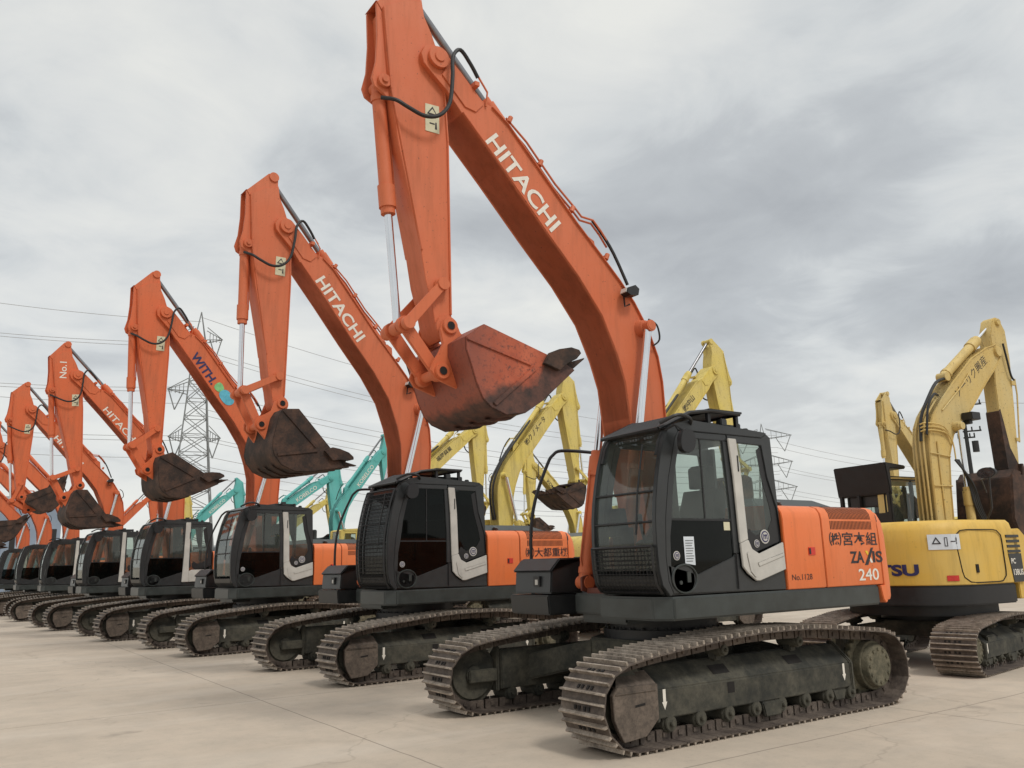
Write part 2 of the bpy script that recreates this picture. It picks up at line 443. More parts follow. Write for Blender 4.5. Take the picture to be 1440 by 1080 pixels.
def wheel_mesh(r, w, hub=None, teeth=0, mat='frame', rim=.05):
    mb = MB(); n = 28
    if teeth:
        pts = []
        for i in range(teeth * 2):
            a = 2 * PI * i / (teeth * 2); q = r if i % 2 == 0 else r * .90
            pts += [(q * math.cos(a - .05), q * math.sin(a - .05)), (q * math.cos(a + .05), q * math.sin(a + .05))]
        mb.prism(pts, -.035, .035)
        mb.cyl((0, -.13, 0), (0, .1, 0), r * .74, 24); mb.cyl((0, -.21, 0), (0, -.13, 0), r * .60, 24, r * .68) if False else None
        mb.cyl((0, -.13, 0), (0, -.20, 0), r * .68, 24, r * .62)
        for i in range(12):
            a = 2 * PI * i / 12; mb.cyl((r * .5 * math.cos(a), -.20, r * .5 * math.sin(a)), (r * .5 * math.cos(a), -.215, r * .5 * math.sin(a)), .022, 6)
    else:
        mb.cyl((0, -w, 0), (0, w, 0), r, n)
        mb.cyl((0, -w - .03, 0), (0, w + .03, 0), r * .82, n); mb.cyl((0, -w - .06, 0), (0, w + .06, 0), r * .3, 12)
    return mb.mesh('wheel', [MAT[mat]], bevel=.006)

def add_tracks(root, near_only=False, sx=1., gauge=1.295, detail=True):
    S = Matrix.Diagonal((sx, 1, sx, 1))
    for sgn in (-1, 1):
        t = link('track', cached('chain', chain_mesh), root, mw=Matrix.Translation((0, sgn * gauge, 0)) @ S)
        R = Matrix.Identity(4) if sgn < 0 else Matrix.Rotation(0, 4, 'Z')
        M = Matrix.Identity(4) if sgn < 0 else Matrix.Diagonal((1, -1, 1, 1))
        link('track_frame', cached('tframe', frame_mesh), t, mw=M)
        link('idler_guard', cached('igd', guard_mesh), t, mw=M)
        if detail:
            for fk in range(4): link('frame_opening', cached('tfd%d' % fk, lambda: frame_detail_mesh(fk)), t, mw=M)
            for ax in (-1.45, 1.27): link('arrow_marking', cached('tarr', arrow_mesh), t, mw=M @ Matrix.Translation((ax, 0, 0)))
        link('idler_wheel', cached('idler', lambda: wheel_mesh(.33, .05)), t, mw=M @ Matrix.Translation((-1.87, 0, .42)))
        link('sprocket', cached('sprk', lambda: wheel_mesh(.36, .05, teeth=21, mat='hub')), t, mw=M @ Matrix.Translation((1.88, 0, .42)))
        if detail:
            for i in range(8):
                link('track_roller', cached('rol', lambda: wheel_mesh(.085, .13)), t, mw=M @ Matrix.Translation((-1.38 + i * .395, 0, .185)))
            for x in (-.55, .62):
                link('carrier_roller', cached('crol', lambda: wheel_mesh(.062, .11)), t, mw=M @ Matrix.Translation((x, .02, .765)))
    def car():
        mb = MB()
        mb.plan([(-.75, -.45), (-.3, -.75), (.3, -.75), (.75, -.45), (.75, .45), (.3, .75), (-.3, .75), (-.75, .45)], .52, .80)
        for sg in (-1, 1):
            for xx in (-1, 1):
                mb.add([(xx * .35, sg * .5, .50), (xx * .75, sg * .4, .50), (xx * 1.15, sg * 1.16, .30), (xx * .70, sg * 1.16, .30),
                        (xx * .35, sg * .5, .78), (xx * .75, sg * .4, .78), (xx * 1.15, sg * 1.16, .60), (xx * .70, sg * 1.16, .60)],
                       [[0, 1, 2, 3], [4, 5, 6, 7], [0, 1, 5, 4], [1, 2, 6, 5], [2, 3, 7, 6], [3, 0, 4, 7]])
        return mb.mesh('carbody', [MAT['frame']], bevel=.02)
    link('carbody', cached('carb', car), root, mw=S)
    def ring():
        mb = MB(); mb.cyl((0, 0, .79), (0, 0, .90), .70, 40); mb.cyl((0, 0, .90), (0, 0, 1.09), .62, 40)
        for i in range(28):
            a = 2 * PI * i / 28; mb.cyl((.66 * math.cos(a), .66 * math.sin(a), .90), (.66 * math.cos(a), .66 * math.sin(a), .925), .018, 6)
        return mb.mesh('slewing_ring', [MAT['black']])
    link('slewing_ring', cached('ring', ring), root, mw=S)

# ------------------------------------------------------------------ cab
OUT = [(-1.232, 1.304), (-1.328, 1.408), (-1.362, 1.55), (-1.372, 1.686), (-1.378, 1.87), (-1.372, 2.061), (-1.350, 2.25), (-1.312, 2.446), (-1.262, 2.65), (-1.195, 2.846), (-1.13, 2.95), (-1.04, 3.00)]
SEAM = [(-1.190, 1.33), (-1.245, 1.45), (-1.262, 1.686), (-1.235, 2.061), (-1.165, 2.446), (-1.04, 2.85), (-.985, 2.935)]
GED = [(-1.185, 1.59), (-1.172, 1.87), (-1.135, 2.05), (-1.09, 2.356), (-1.015, 2.657), (-.937, 2.868)]
DOORLO = [(-1.185, 1.33), (.508, 1.31), (.494, 1.52), (.01, 1.404), (-.119, 1.482), (-.192, 1.56), (-.20, 1.70), (-.284, 1.668), (-.819, 1.503), (-1.188, 1.588), (-1.235, 1.60)]
RQ = [(-.098, 2.863), (.30, 2.855), (.352, 2.509), (.465, 2.167), (.485, 1.996), (.479, 1.816), (.082, 1.706), (-.021, 1.762), (-.05, 1.87), (-.094, 2.387)]

def side_frame(y0, y1, near=True):
    mb = MB()
    mb.prism(OUT + SEAM[::-1], y0, y1)
    a, b = y0 + .012 * (1 if near else 0), y1 - .012 * (0 if near else 1)
    mb.prism([(p[0] + .008, p[1]) for p in SEAM] + [(-.26, 2.94), (-.26, 2.872)] + GED[::-1], a, b)       # door frame
    mb.prism(DOORLO, a, b)
    mb.prism([(-1.04, 3.0), (-.985, 2.943), (.30, 2.943), (.402, 2.994), (.36, 3.005), (-.086, 3.03), (-.80, 3.06)], y0, y1)
    mb.prism([(-.248, 2.94), (-.248, 2.866), (.30, 2.858), (.352, 2.512), (.468, 2.17), (.488, 1.996), (.482, 1.816), (.496, 1.52), (.512, 1.31), (.49, 2.297), (.466, 2.953), (.402, 2.992), (.30, 2.94)], a, b)
    mb.prism([(-.325, 2.87), (-.105, 2.87), (-.105, 2.49), (-.09, 2.0), (-.062, 1.80), (-.19, 1.70), (-.282, 1.70), (-.285, 2.155)], a, b)
    return mb

def cab_mesh():
    mb = side_frame(-1.40, -1.345)
    m2 = side_frame(-.475, -.42, False)
    mb.v, mb.f, mb.m
    o = len(mb.v); mb.v += m2.v; mb.f += [[i + o for i in f] for f in m2.f]; mb.m += m2.m
    # roof shell, sill, header, rear wall frame
    mb.prism([(-1.13, 2.95), (-1.04, 3.00), (-.80, 3.055), (-.086, 3.025), (.36, 3.0), (.42, 2.95), (.30, 2.93), (-1.05, 2.93)], -1.346, -.474)
    mb.prism([(-1.235, 1.31), (-1.335, 1.41), (-1.355, 1.50), (-1.30, 1.50), (-1.18, 1.31)], -1.346, -.474)
    mb.prism([(-1.25, 2.68), (-1.20, 2.84), (-1.13, 2.94), (-1.07, 2.92), (-1.19, 2.68)], -1.346, -1.30); mb.prism([(-1.25, 2.68), (-1.20, 2.84), (-1.13, 2.94), (-1.07, 2.92), (-1.19, 2.68)], -.52, -.474)
    mb.box(.44, .50, -1.346, -.474, 1.31, 1.95); mb.box(.42, .47, -1.346, -1.25, 1.95, 2.93); mb.box(.42, .47, -.57, -.474, 1.95, 2.93)
    mb.box(-1.2, .44, -1.346, -.474, 1.31, 1.345)      # floor
    return mb.mesh('cab_frame', [MAT['grey']], bevel=.014, ang=28)

def trim_mesh(kind):
    mb = MB()
    if kind == 'elbow':
        mb.prism([(-.262, 2.90), (-.135, 2.90), (-.095, 2.49), (-.072, 1.84), (-.205, 1.80), (-.225, 2.488)], -1.418, -1.395)
        mb.prism([(-.205, 1.797), (-.075, 1.837), (-.028, 1.742), (.08, 1.690), (.484, 1.808), (.492, 1.522), (.06, 1.415), (.0, 1.415), (-.119, 1.490), (-.19, 1.56)], -1.424, -1.40)
        mb.prism([(.03, 1.60), (.47, 1.70), (.475, 1.66), (.05, 1.555)], -1.432, -1.42)
        mb.prism([(-.13, 1.70), (-.095, 1.72), (-.05, 1.53), (.01, 1.46), (-.02, 1.445), (-.09, 1.51)], -1.432, -1.42)
    else:
        w = .11 if kind == 'straight' else .13
        mb.prism([(-.26, 2.99), (-.26 + w, 2.99), (-.26 + w, 1.85), (-.24 + w, 1.40), (-.30, 1.40), (-.275, 2.0)], -1.42, -1.395)
        if kind == 'foot':
            mb.prism([(-.13, 1.68), (-.05, 1.72), (.46, 1.72), (.47, 1.42), (-.105, 1.40)], -1.418, -1.395)
    return mb.mesh('pillar_trim', [MAT['white']], bevel=.008)

def cab_parts(root, body='grey', trim='elbow', glass='glass', guard=True, roofguard=True, stickers=True, detail=True, mw=None):
    cab = link('cab', cached('cab', cab_mesh), root, [MAT[body]], mw=mw)
    link('pillar_trim', cached('trim' + trim, lambda: trim_mesh(trim)), cab)
    def g1():
        mb = MB(); mb.poly(GED[2:] + [(-.332, 2.87), (-.292, 2.443), (-.288, 2.05)], -1.372)
        return mb.mesh('g', [MAT['glass']])
    link('door_window', cached('g1', g1), cab, [MAT[glass]])
    def g2():
        mb = MB(); mb.poly([(-1.188, 1.588), (-1.172, 1.87), (-1.138, 2.038), (-.288, 2.038), (-.284, 1.668), (-.819, 1.503)], -1.374)
        return mb.mesh('g', [MAT['glass_d']])
    link('lower_door_window', cached('g2', g2), cab)
    def g3():
        mb = MB(); mb.poly(RQ, -1.371); return mb.mesh('g', [MAT['glass']])
    link('rear_side_window', cached('g3', g3), cab, [MAT[glass]])
    def g3b():                                   # black printed border of the rear pane
        mb = MB()
        inner = [(-.05, 2.82), (.22, 2.80), (.27, 2.50), (.37, 2.17), (.385, 2.05), (.30, 1.93), (.10, 1.88), (.0, 1.95), (-.02, 2.2)]
        mb.prism([(.30, 2.85), (.22, 2.80), (.27, 2.50), (.37, 2.17), (.385, 2.05), (.30, 1.93), (.10, 1.88), (.0, 1.95), (-.045, 1.87), (-.021, 1.765), (.082, 1.708), (.479, 1.818), (.485, 1.996), (.463, 2.167), (.35, 2.509)], -1.3745, -1.3725)
        return mb.mesh('g', [MAT['black']])
    link('window_border', cached('g3b', g3b), cab)
    def g4():
        mb = MB(); mb.sheet([(x + .03, z) for x, z in OUT[2:11]], -1.346, -.474); return mb.mesh('g', [MAT['glass']], ang=60)
    link('front_window', cached('g4', g4), cab, [MAT[glass]])
    def g5():
        mb = MB(); mb.poly([(p[0] + .02, p[1]) for p in SEAM[2:]] + [(.40, 2.90), (.46, 1.6), (-1.2, 1.6)], -.440)
        return mb.mesh('g', [MAT['glass']])
    link('far_side_window', cached('g5', g5), cab, [MAT[glass]])
    def g6():
        mb = MB(); mb.add([(.455, -1.25, 1.95), (.455, -.57, 1.95), (.445, -.57, 2.93), (.445, -1.25, 2.93)], [[0, 1, 2, 3]]); return mb.mesh('g', [MAT['glass']])
    link('rear_window', cached('g6', g6), cab, [MAT[glass]])
    if not detail: return cab
    def one(nm, key, fn, mat='black'):
        def mk():
            mb = MB(); fn(mb); return mb.mesh(nm, [MAT[mat]])
        link(nm, cached(key, mk), cab)
    one('window_divider', 'wd1', lambda mb: mb.box(-.665, -.650, -1.38, -1.37, 2.04, 2.87))
    one('window_divider', 'wd2', lambda mb: mb.box(-1.135, -.288, -1.385, -1.36, 2.030, 2.052))
    one('door_edge', 'wd3', lambda mb: mb.box(-.262, -.25, -1.405, -1.395, 1.34, 1.70))
    for z in (2.02, 2.32): one('guard_bar', 'gb%g' % z, lambda mb: mb.tube([(-1.36 + (z - 2.0) * .12, -1.35, z), (-1.36 + (z - 2.0) * .12, -.47, z)], .012))
    one('wiper', 'wip', lambda mb: mb.tube([(-1.30, -1.20, 2.80), (-1.39, -1.18, 2.3), (-1.40, -1.14, 1.9)], .010))
    one('pillar_handle', 'ph', lambda mb: mb.box(-.15, -.135, -1.425, -1.405, 2.55, 2.72))
    def vent():
        mb = MB()
        mb.tube([(-1.02 + .17 * math.cos(a), -1.392, 1.465 + .135 * math.sin(a)) for a in [2 * PI * i / 28 for i in range(29)]], .011, 6)
        mb.cyl((-1.02, -1.375, 1.465), (-1.02, -1.388, 1.465), .14, 24, mi=1)
        mb.box(-.99, -.94, -1.400, -1.385, 1.43, 1.53); mb.cyl((-1.08, -1.385, 1.43), (-1.08, -1.40, 1.43), .02, 10)
        return mb.mesh('door_handle', [MAT['skirt'], MAT['grey']])
    link('door_handle', cached('vent', vent), cab)
    def seat():
        mb = MB()
        mb.box(-.55, 0, -1.15, -.68, 1.345, 1.62); mb.prism([(-.68, 1.66), (-.1, 1.62), (-.05, 1.78), (-.66, 1.80)], -1.17, -.66)
        mb.prism([(-.16, 1.78), (.02, 1.80), (.13, 2.30), (.10, 2.42), (-.02, 2.42), (-.10, 2.2)], -1.17, -.68)
        mb.prism([(-.03, 2.44), (.09, 2.44), (.12, 2.66), (.04, 2.70), (-.03, 2.66)], -1.05, -.78)
        for y in (-1.28, -.60): mb.prism([(-.62, 1.78), (0, 1.78), (0, 1.88), (-.60, 1.90), (-.66, 1.86)], y - .06, y + .06)
        for y in (-1.22, -.66): mb.cyl((-.62, y, 1.86), (-.68, y, 2.10), .022, 8); mb.cyl((-.68, y, 2.08), (-.69, y, 2.17), .035, 8)
        mb.v = [(x - .21, y, z - .03) for x, y, z in mb.v]
        return mb.mesh('seat', [MAT['seat']], bevel=.03)
    link('operator_seat', cached('seat', seat), cab)
    def cons():
        mb = MB(); mb.box(-1.15, -.95, -.62, -.50, 1.345, 2.0); mb.prism([(-1.2, 1.9), (-1.0, 1.9), (-1.05, 2.2), (-1.15, 2.2)], -.62, -.48)
        mb.cyl((-.95, -1.0, 1.345), (-1.05, -1.0, 1.85), .015, 8); mb.cyl((-.95, -.85, 1.345), (-1.05, -.85, 1.85), .015, 8)
        return mb.mesh('control_console', [MAT['black']], bevel=.01)
    link('control_console', cached('cons', cons), cab)
    def mir():
        mb = MB()
        pts = rounded([(-1.13, 2.68), (-.91, 2.70), (-.90, 2.93), (-1.10, 2.93)], 2)
        mb.prism(pts, -1.56, -1.50)
        mb.tube([(-1.15, -1.38, 2.93), (-1.12, -1.50, 2.97), (-1.02, -1.53, 2.90)], .012)
        mb.tube([(-1.20, -1.36, 3.0), (-1.05, -1.47, 3.08), (-.85, -1.45, 3.06), (-.78, -1.37, 3.0)], .02, smooth=4)
        return mb.mesh('mirror', [MAT['black']], bevel=.01)
    link('mirror', cached('mir', mir), cab)
    def roofbits():
        mb = MB()
        mb.box(-.35, .12, -1.2, -.6, 3.05, 3.10); mb.box(-.25, -.15, -1.33, -1.25, 3.05, 3.13); mb.cyl((.22, -1.25, 3.0), (.22, -1.25, 3.06), .04, 10)
        mb.box(.05, .10, -1.30, -1.24, 3.02, 3.10)
        return mb.mesh('roof_hatch', [MAT['grey']], bevel=.01)
    link('roof_hatch', cached('rb', roofbits), cab)
    if roofguard:
        def rg():
            mb = MB()
            A = [(-1.20, 2.95), (-.74, 3.15), (-.42, 3.195), (.04, 3.19)]
            for y in (-1.34, -.46): mb.tube([(x, y, z) for x, z in A], .022)
            for x, z in A[:1] + A[2:]: mb.tube([(x, -1.34, z), (x, -.46, z)], .020)
            N = 20
            for k in range(N):                     # bars of the mesh
                y = -1.32 + .84 * k / (N - 1)
                mb.tube([(x, y, z) for x, z in A[:3]], .009, 4)
            for k in range(15):
                t = k / 14.; i = 0 if t < .6 else 1; tt = t / .6 if i == 0 else (t - .6) / .4
                x = A[i][0] + (A[i + 1][0] - A[i][0]) * tt; z = A[i][1] + (A[i + 1][1] - A[i][1]) * tt
                mb.tube([(x, -1.34, z), (x, -.46, z)], .009, 4)
            mb.box(-.46, .06, -1.36, -.44, 3.195, 3.215)
            for x in (-.42, .02):
                for y in (-1.30, -.5): mb.box(x - .02, x + .02, y - .02, y + .02, 3.0, 3.2)
            return mb.mesh('roof_guard', [MAT['black']])
        link('roof_guard', cached('rg', rg), cab)
    if guard:
        full = guard == 'full'
        def fg():
            mb = MB()
            top = 2.85 if full else 1.78
            def xo(z):
                for (xa, za), (xb, zb) in zip(OUT, OUT[1:]):
                    if za <= z <= zb: return xa + (xb - xa) * (z - za) / (zb - za) - .035
                return OUT[0][0] - .035
            zs = [1.34 + (top - 1.34) * i / (11 if not full else 28) for i in range((12 if not full else 29))]
            ny = 20 if full else 19
            for k in range(ny):
                y = -1.36 + .90 * k / (ny - 1); mb.tube([(xo(z), y, z) for z in zs], .0045 if k % (ny - 1) else .016, 4)
            nz = 26 if full else 11
            for k in range(nz):
                z = 1.34 + (top - 1.34) * k / (nz - 1); mb.tube([(xo(z), -1.36, z), (xo(z), -.46, z)], .0045 if 0 < k < nz - 1 else .015, 4)
            return mb.mesh('front_guard', [MAT['black']])
        link('front_guard', cached('fg' + str(full), fg), cab)
    if stickers:
        for x, z, r in ((.241, 1.869, .075), (.103, 1.797, .042), (-1.098, 1.688, .045)):
            def emb():
                mb = MB()
                mb.cyl((x, -1.376, z), (x, -1.380, z), r, 24); mb.cyl((x, -1.379, z), (x, -1.3825, z), r * .80, 20, mi=1)
                mb.cyl((x, -1.382, z), (x, -1.3845, z), r * .62, 16)
                for k in range(3):
                    q = (k - 1) * r * .34; mb.box(x + q - r * .07, x + q + r * .07, -1.387, -1.384, z - r * .36, z + r * .36, 1)
                mb.box(x - r * .4, x + r * .4, -1.3875, -1.3846, z + r * .1, z + r * .22, 1)
                return mb.mesh('round_badge', [MAT['white'], MAT['decal_n']])
            link('round_badge', cached('emb%g' % x, emb), cab)
    if stickers == 2:
        def st():
            mb = MB(); mb.prism([(-.99, 1.872), (-.845, 1.872), (-.845, 1.592), (-.985, 1.612)], -1.380, -1.377)
            for k in range(9): mb.box(-.97, -.87 + .01 * (k % 3 - 1), -1.3825, -1.3805, 1.63 + k * .025, 1.636 + k * .025, 1)
            return mb.mesh('paper_notice', [MAT['paper'], MAT['skirt']])
        link('paper_notice', cached('st', st), cab)
        def st2():
            mb = MB(); mb.box(-.392, -.30, -1.380, -1.377, 1.935, 2.02); return mb.mesh('yellow_sticker', [MAT['sticker']])
        link('warning_sticker', cached('st2', st2), cab)
    return cab

# ------------------------------------------------------------------ upper structure
def deck_mesh():
    mb = MB()
    mb.plan([(-1.20, -1.405), (-1.335, -1.25), (-1.335, -.45), (-.95, -.42), (-.95, .45), (-.72, .50), (-.72, 1.40), (2.2, 1.40), (2.38, 1.2), (2.5, 0), (2.38, -1.2), (2.2, -1.395)], 1.075, 1.300)
    mb.plan([(-.9, -.38), (-.9, .38), (.8, .38), (.8, -.38)], .98, 1.09)
    return mb.mesh('side_skirt', [MAT['skirt']], bevel=.02)

def hood_profile():
    return [(-1.395, 1.305), (-1.400, 1.32), (-1.400, 2.06), (-1.388, 2.13), (-1.35, 2.185), (-1.27, 2.215), (-.9, 2.225), (1.0, 2.225), (1.30, 2.20), (1.38, 2.12), (1.395, 2.05), (1.395, 1.305)]
def ext_x(mb, sec, x0, x1, mi=0):
    n = len(sec); vs = [(x0, y, z) for y, z in sec] + [(x1, y, z) for y, z in sec]
    mb.add(vs, [list(range(n)), list(range(2 * n - 1, n - 1, -1))] + [[i, (i + 1) % n, n + (i + 1) % n, n + i] for i in range(n)], mi)
def hood_mesh():
    mb = MB(); P = hood_profile()
    ext_x(mb, P, .53, 1.200); ext_x(mb, P, 1.216, 2.298)
    ext_x(mb, [(y * .985, z - .014 if z > 1.4 else z) for y, z in P], .535, 2.35, 1)
    return mb.mesh('engine_hood', [MAT['orange'], MAT['black']], bevel=.007, ang=50)
def grille_mesh():
    mb = MB()
    # slots follow the rounded shoulder
    sh = [(-1.4025, 2.066), (-1.3905, 2.132), (-1.352, 2.1885), (-1.27, 2.2185), (-1.15, 2.224)]
    n = 30
    for k in range(n):
        x = 1.37 + .79 * k / (n - 1)
        for (ya, za), (yb, zb) in zip(sh, sh[1:]):
            mb.add([(x, ya, za), (x + .013, ya, za), (x + .013, yb, zb), (x, yb, zb)], [[0, 1, 2, 3]])
        mb.add([(x, -1.4025, 1.948), (x + .013, -1.4025, 1.948), (x + .013, -1.4025, 2.044), (x, -1.4025, 2.044)], [[0, 1, 2, 3]])
    return mb.mesh('grille', [MAT['trackdark']], recalc=False)
def cw_mesh():
    mb = MB()
    h = [(2.318, -1.397), (2.40, -1.393), (2.47, -1.375), (2.53, -1.33), (2.58, -1.24), (2.64, -1.05), (2.72, -.70), (2.77, -.3)]
    out = h + [(2.78, 0)] + [(x, -y) for x, y in h[::-1]]
    def lay(z, k, kk=.04): return [(2.318 + (x - 2.318) * k, y * (1 - (1 - k) * kk), z) for x, y in out]
    L = [lay(1.12, .86), lay(1.17, .97), lay(1.32, 1.0), lay(1.88, .96), lay(2.04, .86, .08), lay(2.14, .70, .12), lay(2.195, .50, .16), lay(2.215, .30, .2)]
    n = len(out); vs = [p for l in L for p in l]
    fs = [[j * n + i, j * n + i + 1, (j + 1) * n + i + 1, (j + 1) * n + i] for j in range(len(L) - 1) for i in range(n - 1)]
    fs += [list(range(n)), [(len(L) - 1) * n + i for i in range(n)], [j * n for j in range(len(L))], [j * n + n - 1 for j in range(len(L))]]
    mb.add(vs, fs)
    mb.prism([(2.215, 1.295), (2.33, 1.295), (2.33, 1.10), (2.29, 1.09), (2.25, 1.13)], -1.414, -1.30)
    return mb.mesh('counterweight', [MAT['orange']], bevel=.008, ang=40)

def upper_parts(root, col='orange', detail=True, rail=True, hood_letters=None):
    link('side_skirt', cached('deck', deck_mesh), root)
    h = link('engine_hood', cached('hood', hood_mesh), root, [MAT[col]])
    link('counterweight', cached('cw', cw_mesh), root, [MAT[col]])
    def cover():
        mb = MB(); mb.add([(.62, -1.0, 2.222), (2.15, -1.0, 2.222), (2.15, 1.0, 2.222), (.62, 1.0, 2.222), (.72, -.86, 2.33), (1.85, -.86, 2.33), (1.85, .86, 2.33), (.72, .86, 2.33)],
                          [[0, 1, 2, 3], [4, 5, 6, 7], [0, 1, 5, 4], [1, 2, 6, 5], [2, 3, 7, 6], [3, 0, 4, 7]])
        mb.cyl((1.5, .6, 2.30), (1.5, .6, 2.62), .06, 12); mb.cyl((1.0, -.97, 2.24), (1.0, -.99, 2.29), .06, 10)
        return mb.mesh('engine_cover', [MAT['skirt']], bevel=.03)
    link('engine_cover', cached('cover', cover), root)
    if detail:
        link('grille', cached('grille', grille_mesh), h)
        def latch():
            mb = MB(); mb.box(.93, 1.045, -1.408, -1.399, 1.665, 1.75); mb.box(.935, .965, -1.4115, -1.4075, 1.675, 1.74, 1); return mb.mesh('hood_latch', [MAT['decal_r'], MAT['black']])
        link('hood_latch', cached('latch', latch), h)
    def tank():
        mb = MB(); mb.box(-.25, .50, .56, 1.385, 1.302, 1.72); mb.box(.0, .50, -.42, .55, 1.302, 1.7); return mb.mesh('fuel_tank', [MAT['grey']], bevel=.03)
    link('fuel_tank', cached('tank', tank), root)
    def tb():
        mb = MB()
        mb.prism([(-1.16, 1.30), (-.66, 1.30), (-.66, 1.69), (-1.02, 1.69), (-1.14, 1.56)], .62, 1.36)
        mb.prism([(-1.20, 1.06), (-.66, 1.06), (-.66, 1.285), (-1.22, 1.285)], .60, 1.38)
        mb.prism([(-1.18, 1.555), (-1.03, 1.705), (-.66, 1.705), (-.66, 1.67), (-1.02, 1.67), (-1.15, 1.54)], .60, 1.38)
        return mb.mesh('toolbox', [MAT['grey']], bevel=.02)
    t = link('toolbox', cached('tb', tb), root)
    if detail:
        def tl():
            mb = MB(); mb.box(-1.175, -1.15, .82, .94, 1.38, 1.50); mb.box(-1.18, -1.172, .85, .90, 1.40, 1.46, 1); return mb.mesh('toolbox_latch', [MAT['black'], MAT['white']])
        link('toolbox_latch', cached('tl', tl), t)
    if rail:
        def rl():
            mb = MB()
            mb.tube([(-.92, 1.30, 1.20), (-.95, 1.28, 1.95), (-.88, 1.26, 2.43), (-.68, 1.24, 2.90), (-.60, 1.22, 3.02), (-.48, 1.20, 3.08), (-.1, 1.15, 3.08), (.04, 1.12, 3.05), (.10, 1.10, 2.90), (.10, 1.10, 2.08)], .022, 8, smooth=4)
            return mb.mesh('handrail', [MAT['black']])
        link('handrail', cached('rl', rl), root)
    def bracket():
        mb = MB()
        for s in (-1, 1):
            mb.prism([(-.80, 1.29), (-.96, 1.33), (-.96, 1.48), (-.80, 1.53), (-.40, 2.02), (-.15, 2.10), (.02, 2.05), (.25, 1.6), (.4, 1.29)], s * .30 - .02, s * .30 + .02)
        mb.cyl((-.15, -.34, 1.9), (-.15, .34, 1.9), .07, 14); mb.box(-.9, .4, -.28, .28, 1.29, 1.36)
        return mb.mesh('boom_bracket', [MAT['orange_b']], bevel=.006)
    link('boom_bracket', cached('brk', bracket), root, [MAT['bracket']])
    return h

# ------------------------------------------------------------------ boom, arm, bucket in the pose of the nearest machine
F0 = Vector((-.15, 0, 1.90)); P0 = Vector((-3.10, 0, 7.08)); Q0 = Vector((-2.985, 0, 4.045))
K0 = Vector((-3.08, 0, 3.56)); U0 = Vector((-3.055, 0, 4.49)); C0 = Vector((-3.70, 0, 6.655)); A0 = Vector((-3.345, 0, 7.945)); L0 = Vector((-3.453, 0, 4.019))
B0 = Vector((-.30, 0, 4.40)); D0 = Vector((-.95, 0, 5.42)); CB0 = Vector((-.86, 0, 1.42))
BT = [(-3.0, 7.197), (-2.80, 7.02), (-2.647, 6.87), (-2.53, 6.76), (-2.40, 6.72), (-2.19, 6.57), (-1.231, 5.567), (-.86, 5.215), (-.60, 4.96), (-.389, 4.72), (-.181, 4.40), (-.05, 4.08), (.0, 3.768), (.01, 3.415), (.03, 2.9), (.04, 2.3), (.03, 1.95), (-.02, 1.80), (-.13, 1.73), (-.26, 1.77), (-.33, 1.88)]
BL = [(-.42, 2.4), (-.52, 2.9), (-.568, 3.284), (-.615, 3.704), (-.725, 4.035), (-.927, 4.475), (-1.266, 4.906), (-1.738, 5.393), (-2.30, 6.0), (-2.80, 6.52), (-2.99, 6.74), (-3.16, 6.88), (-3.27, 6.98), (-3.30, 7.09), (-3.25, 7.20), (-3.14, 7.245)]
def boom_mesh():
    mb = MB(); O = BT + BL
    mb.prism(O, -.235, .235)
    # top and bottom flange plates stand proud of the webs
    def flange(pts, t):
        up = [Vector((x, 0, z)) for x, z in pts]; q = []
        for i, p in enumerate(up):
            d = (up[min(i + 1, len(up) - 1)] - up[max(i - 1, 0)]).normalized(); n = Vector((d.z, 0, -d.x)); q.append(p - n * t)
        n = len(pts)
        ring = [(p.x, p.z) for p in up] + [(p.x, p.z) for p in q[::-1]]
        mb.strip([(p.x, p.z) for p in up], [(p.x, p.z) for p in q], -.262, .262)
    flange(BT[4:16], -.018); flange(BL[:10], -.018)
    for s in (-1, 1):
        mb.cyl((P0.x, s * .235, P0.z), (P0.x, s * .285, P0.z), .125, 24); mb.cyl((P0.x, s * .28, P0.z), (P0.x, s * .30, P0.z), .06, 12)
        mb.cyl((B0.x, s * .20, B0.z), (B0.x, s * .33, B0.z), .12, 24, .085); mb.cyl((B0.x, s * .32, B0.z), (B0.x, s * .43, B0.z), .055, 16)
        mb.prism([(-2.95, 7.13), (-2.80, 6.98), (-2.52, 6.70), (-2.62, 6.58), (-2.76, 6.60), (-3.05, 6.90)], s * .238 - .012, s * .238 + .012)
        mb.prism([(D0.x - .2, D0.z - .12), (D0.x + .13, D0.z - .27), (D0.x + .08, D0.z + .04), (D0.x - .02, D0.z + .09), (D0.x - .10, D0.z + .04)], s * .10 - .015, s * .10 + .015)
    return mb.mesh('boom', [MAT['orange_b']], bevel=.004, ang=40)
def pipes_mesh():
    mb = MB()
    base = [(-2.19, 6.66), (-1.91, 6.44), (-1.51, 6.01), (-1.22, 5.77), (-1.13, 5.685), (-.953, 5.679), (-.83, 5.56), (-.72, 5.42)]
    for y in (-.205, -.165): mb.tube([(x, y, z + (.0 if y < -.2 else -.03)) for x, z in base], .013, 6)
    for x, z in ((-2.17, 6.60), (-1.75, 6.17), (-1.30, 5.70), (-.80, 5.20)): mb.obx = mb.cyl((x, -.23, z), (x + .03, -.23, z + .07), .03, 8); mb.cyl((x + .02, -.22, z + .05), (x + .02, -.10, z + .05), .02, 6)
    mb.tube([(-2.49, -.25, 6.69), (-2.487, -.28, 6.85), (-2.60, -.28, 7.00), (-2.52, -.26, 6.93)], .012, 6)
    mb.box(-2.66, -2.60, -.30, -.10, 6.88, 6.93)
    return mb.mesh('hydraulic_pipe', [MAT['orange_b']])
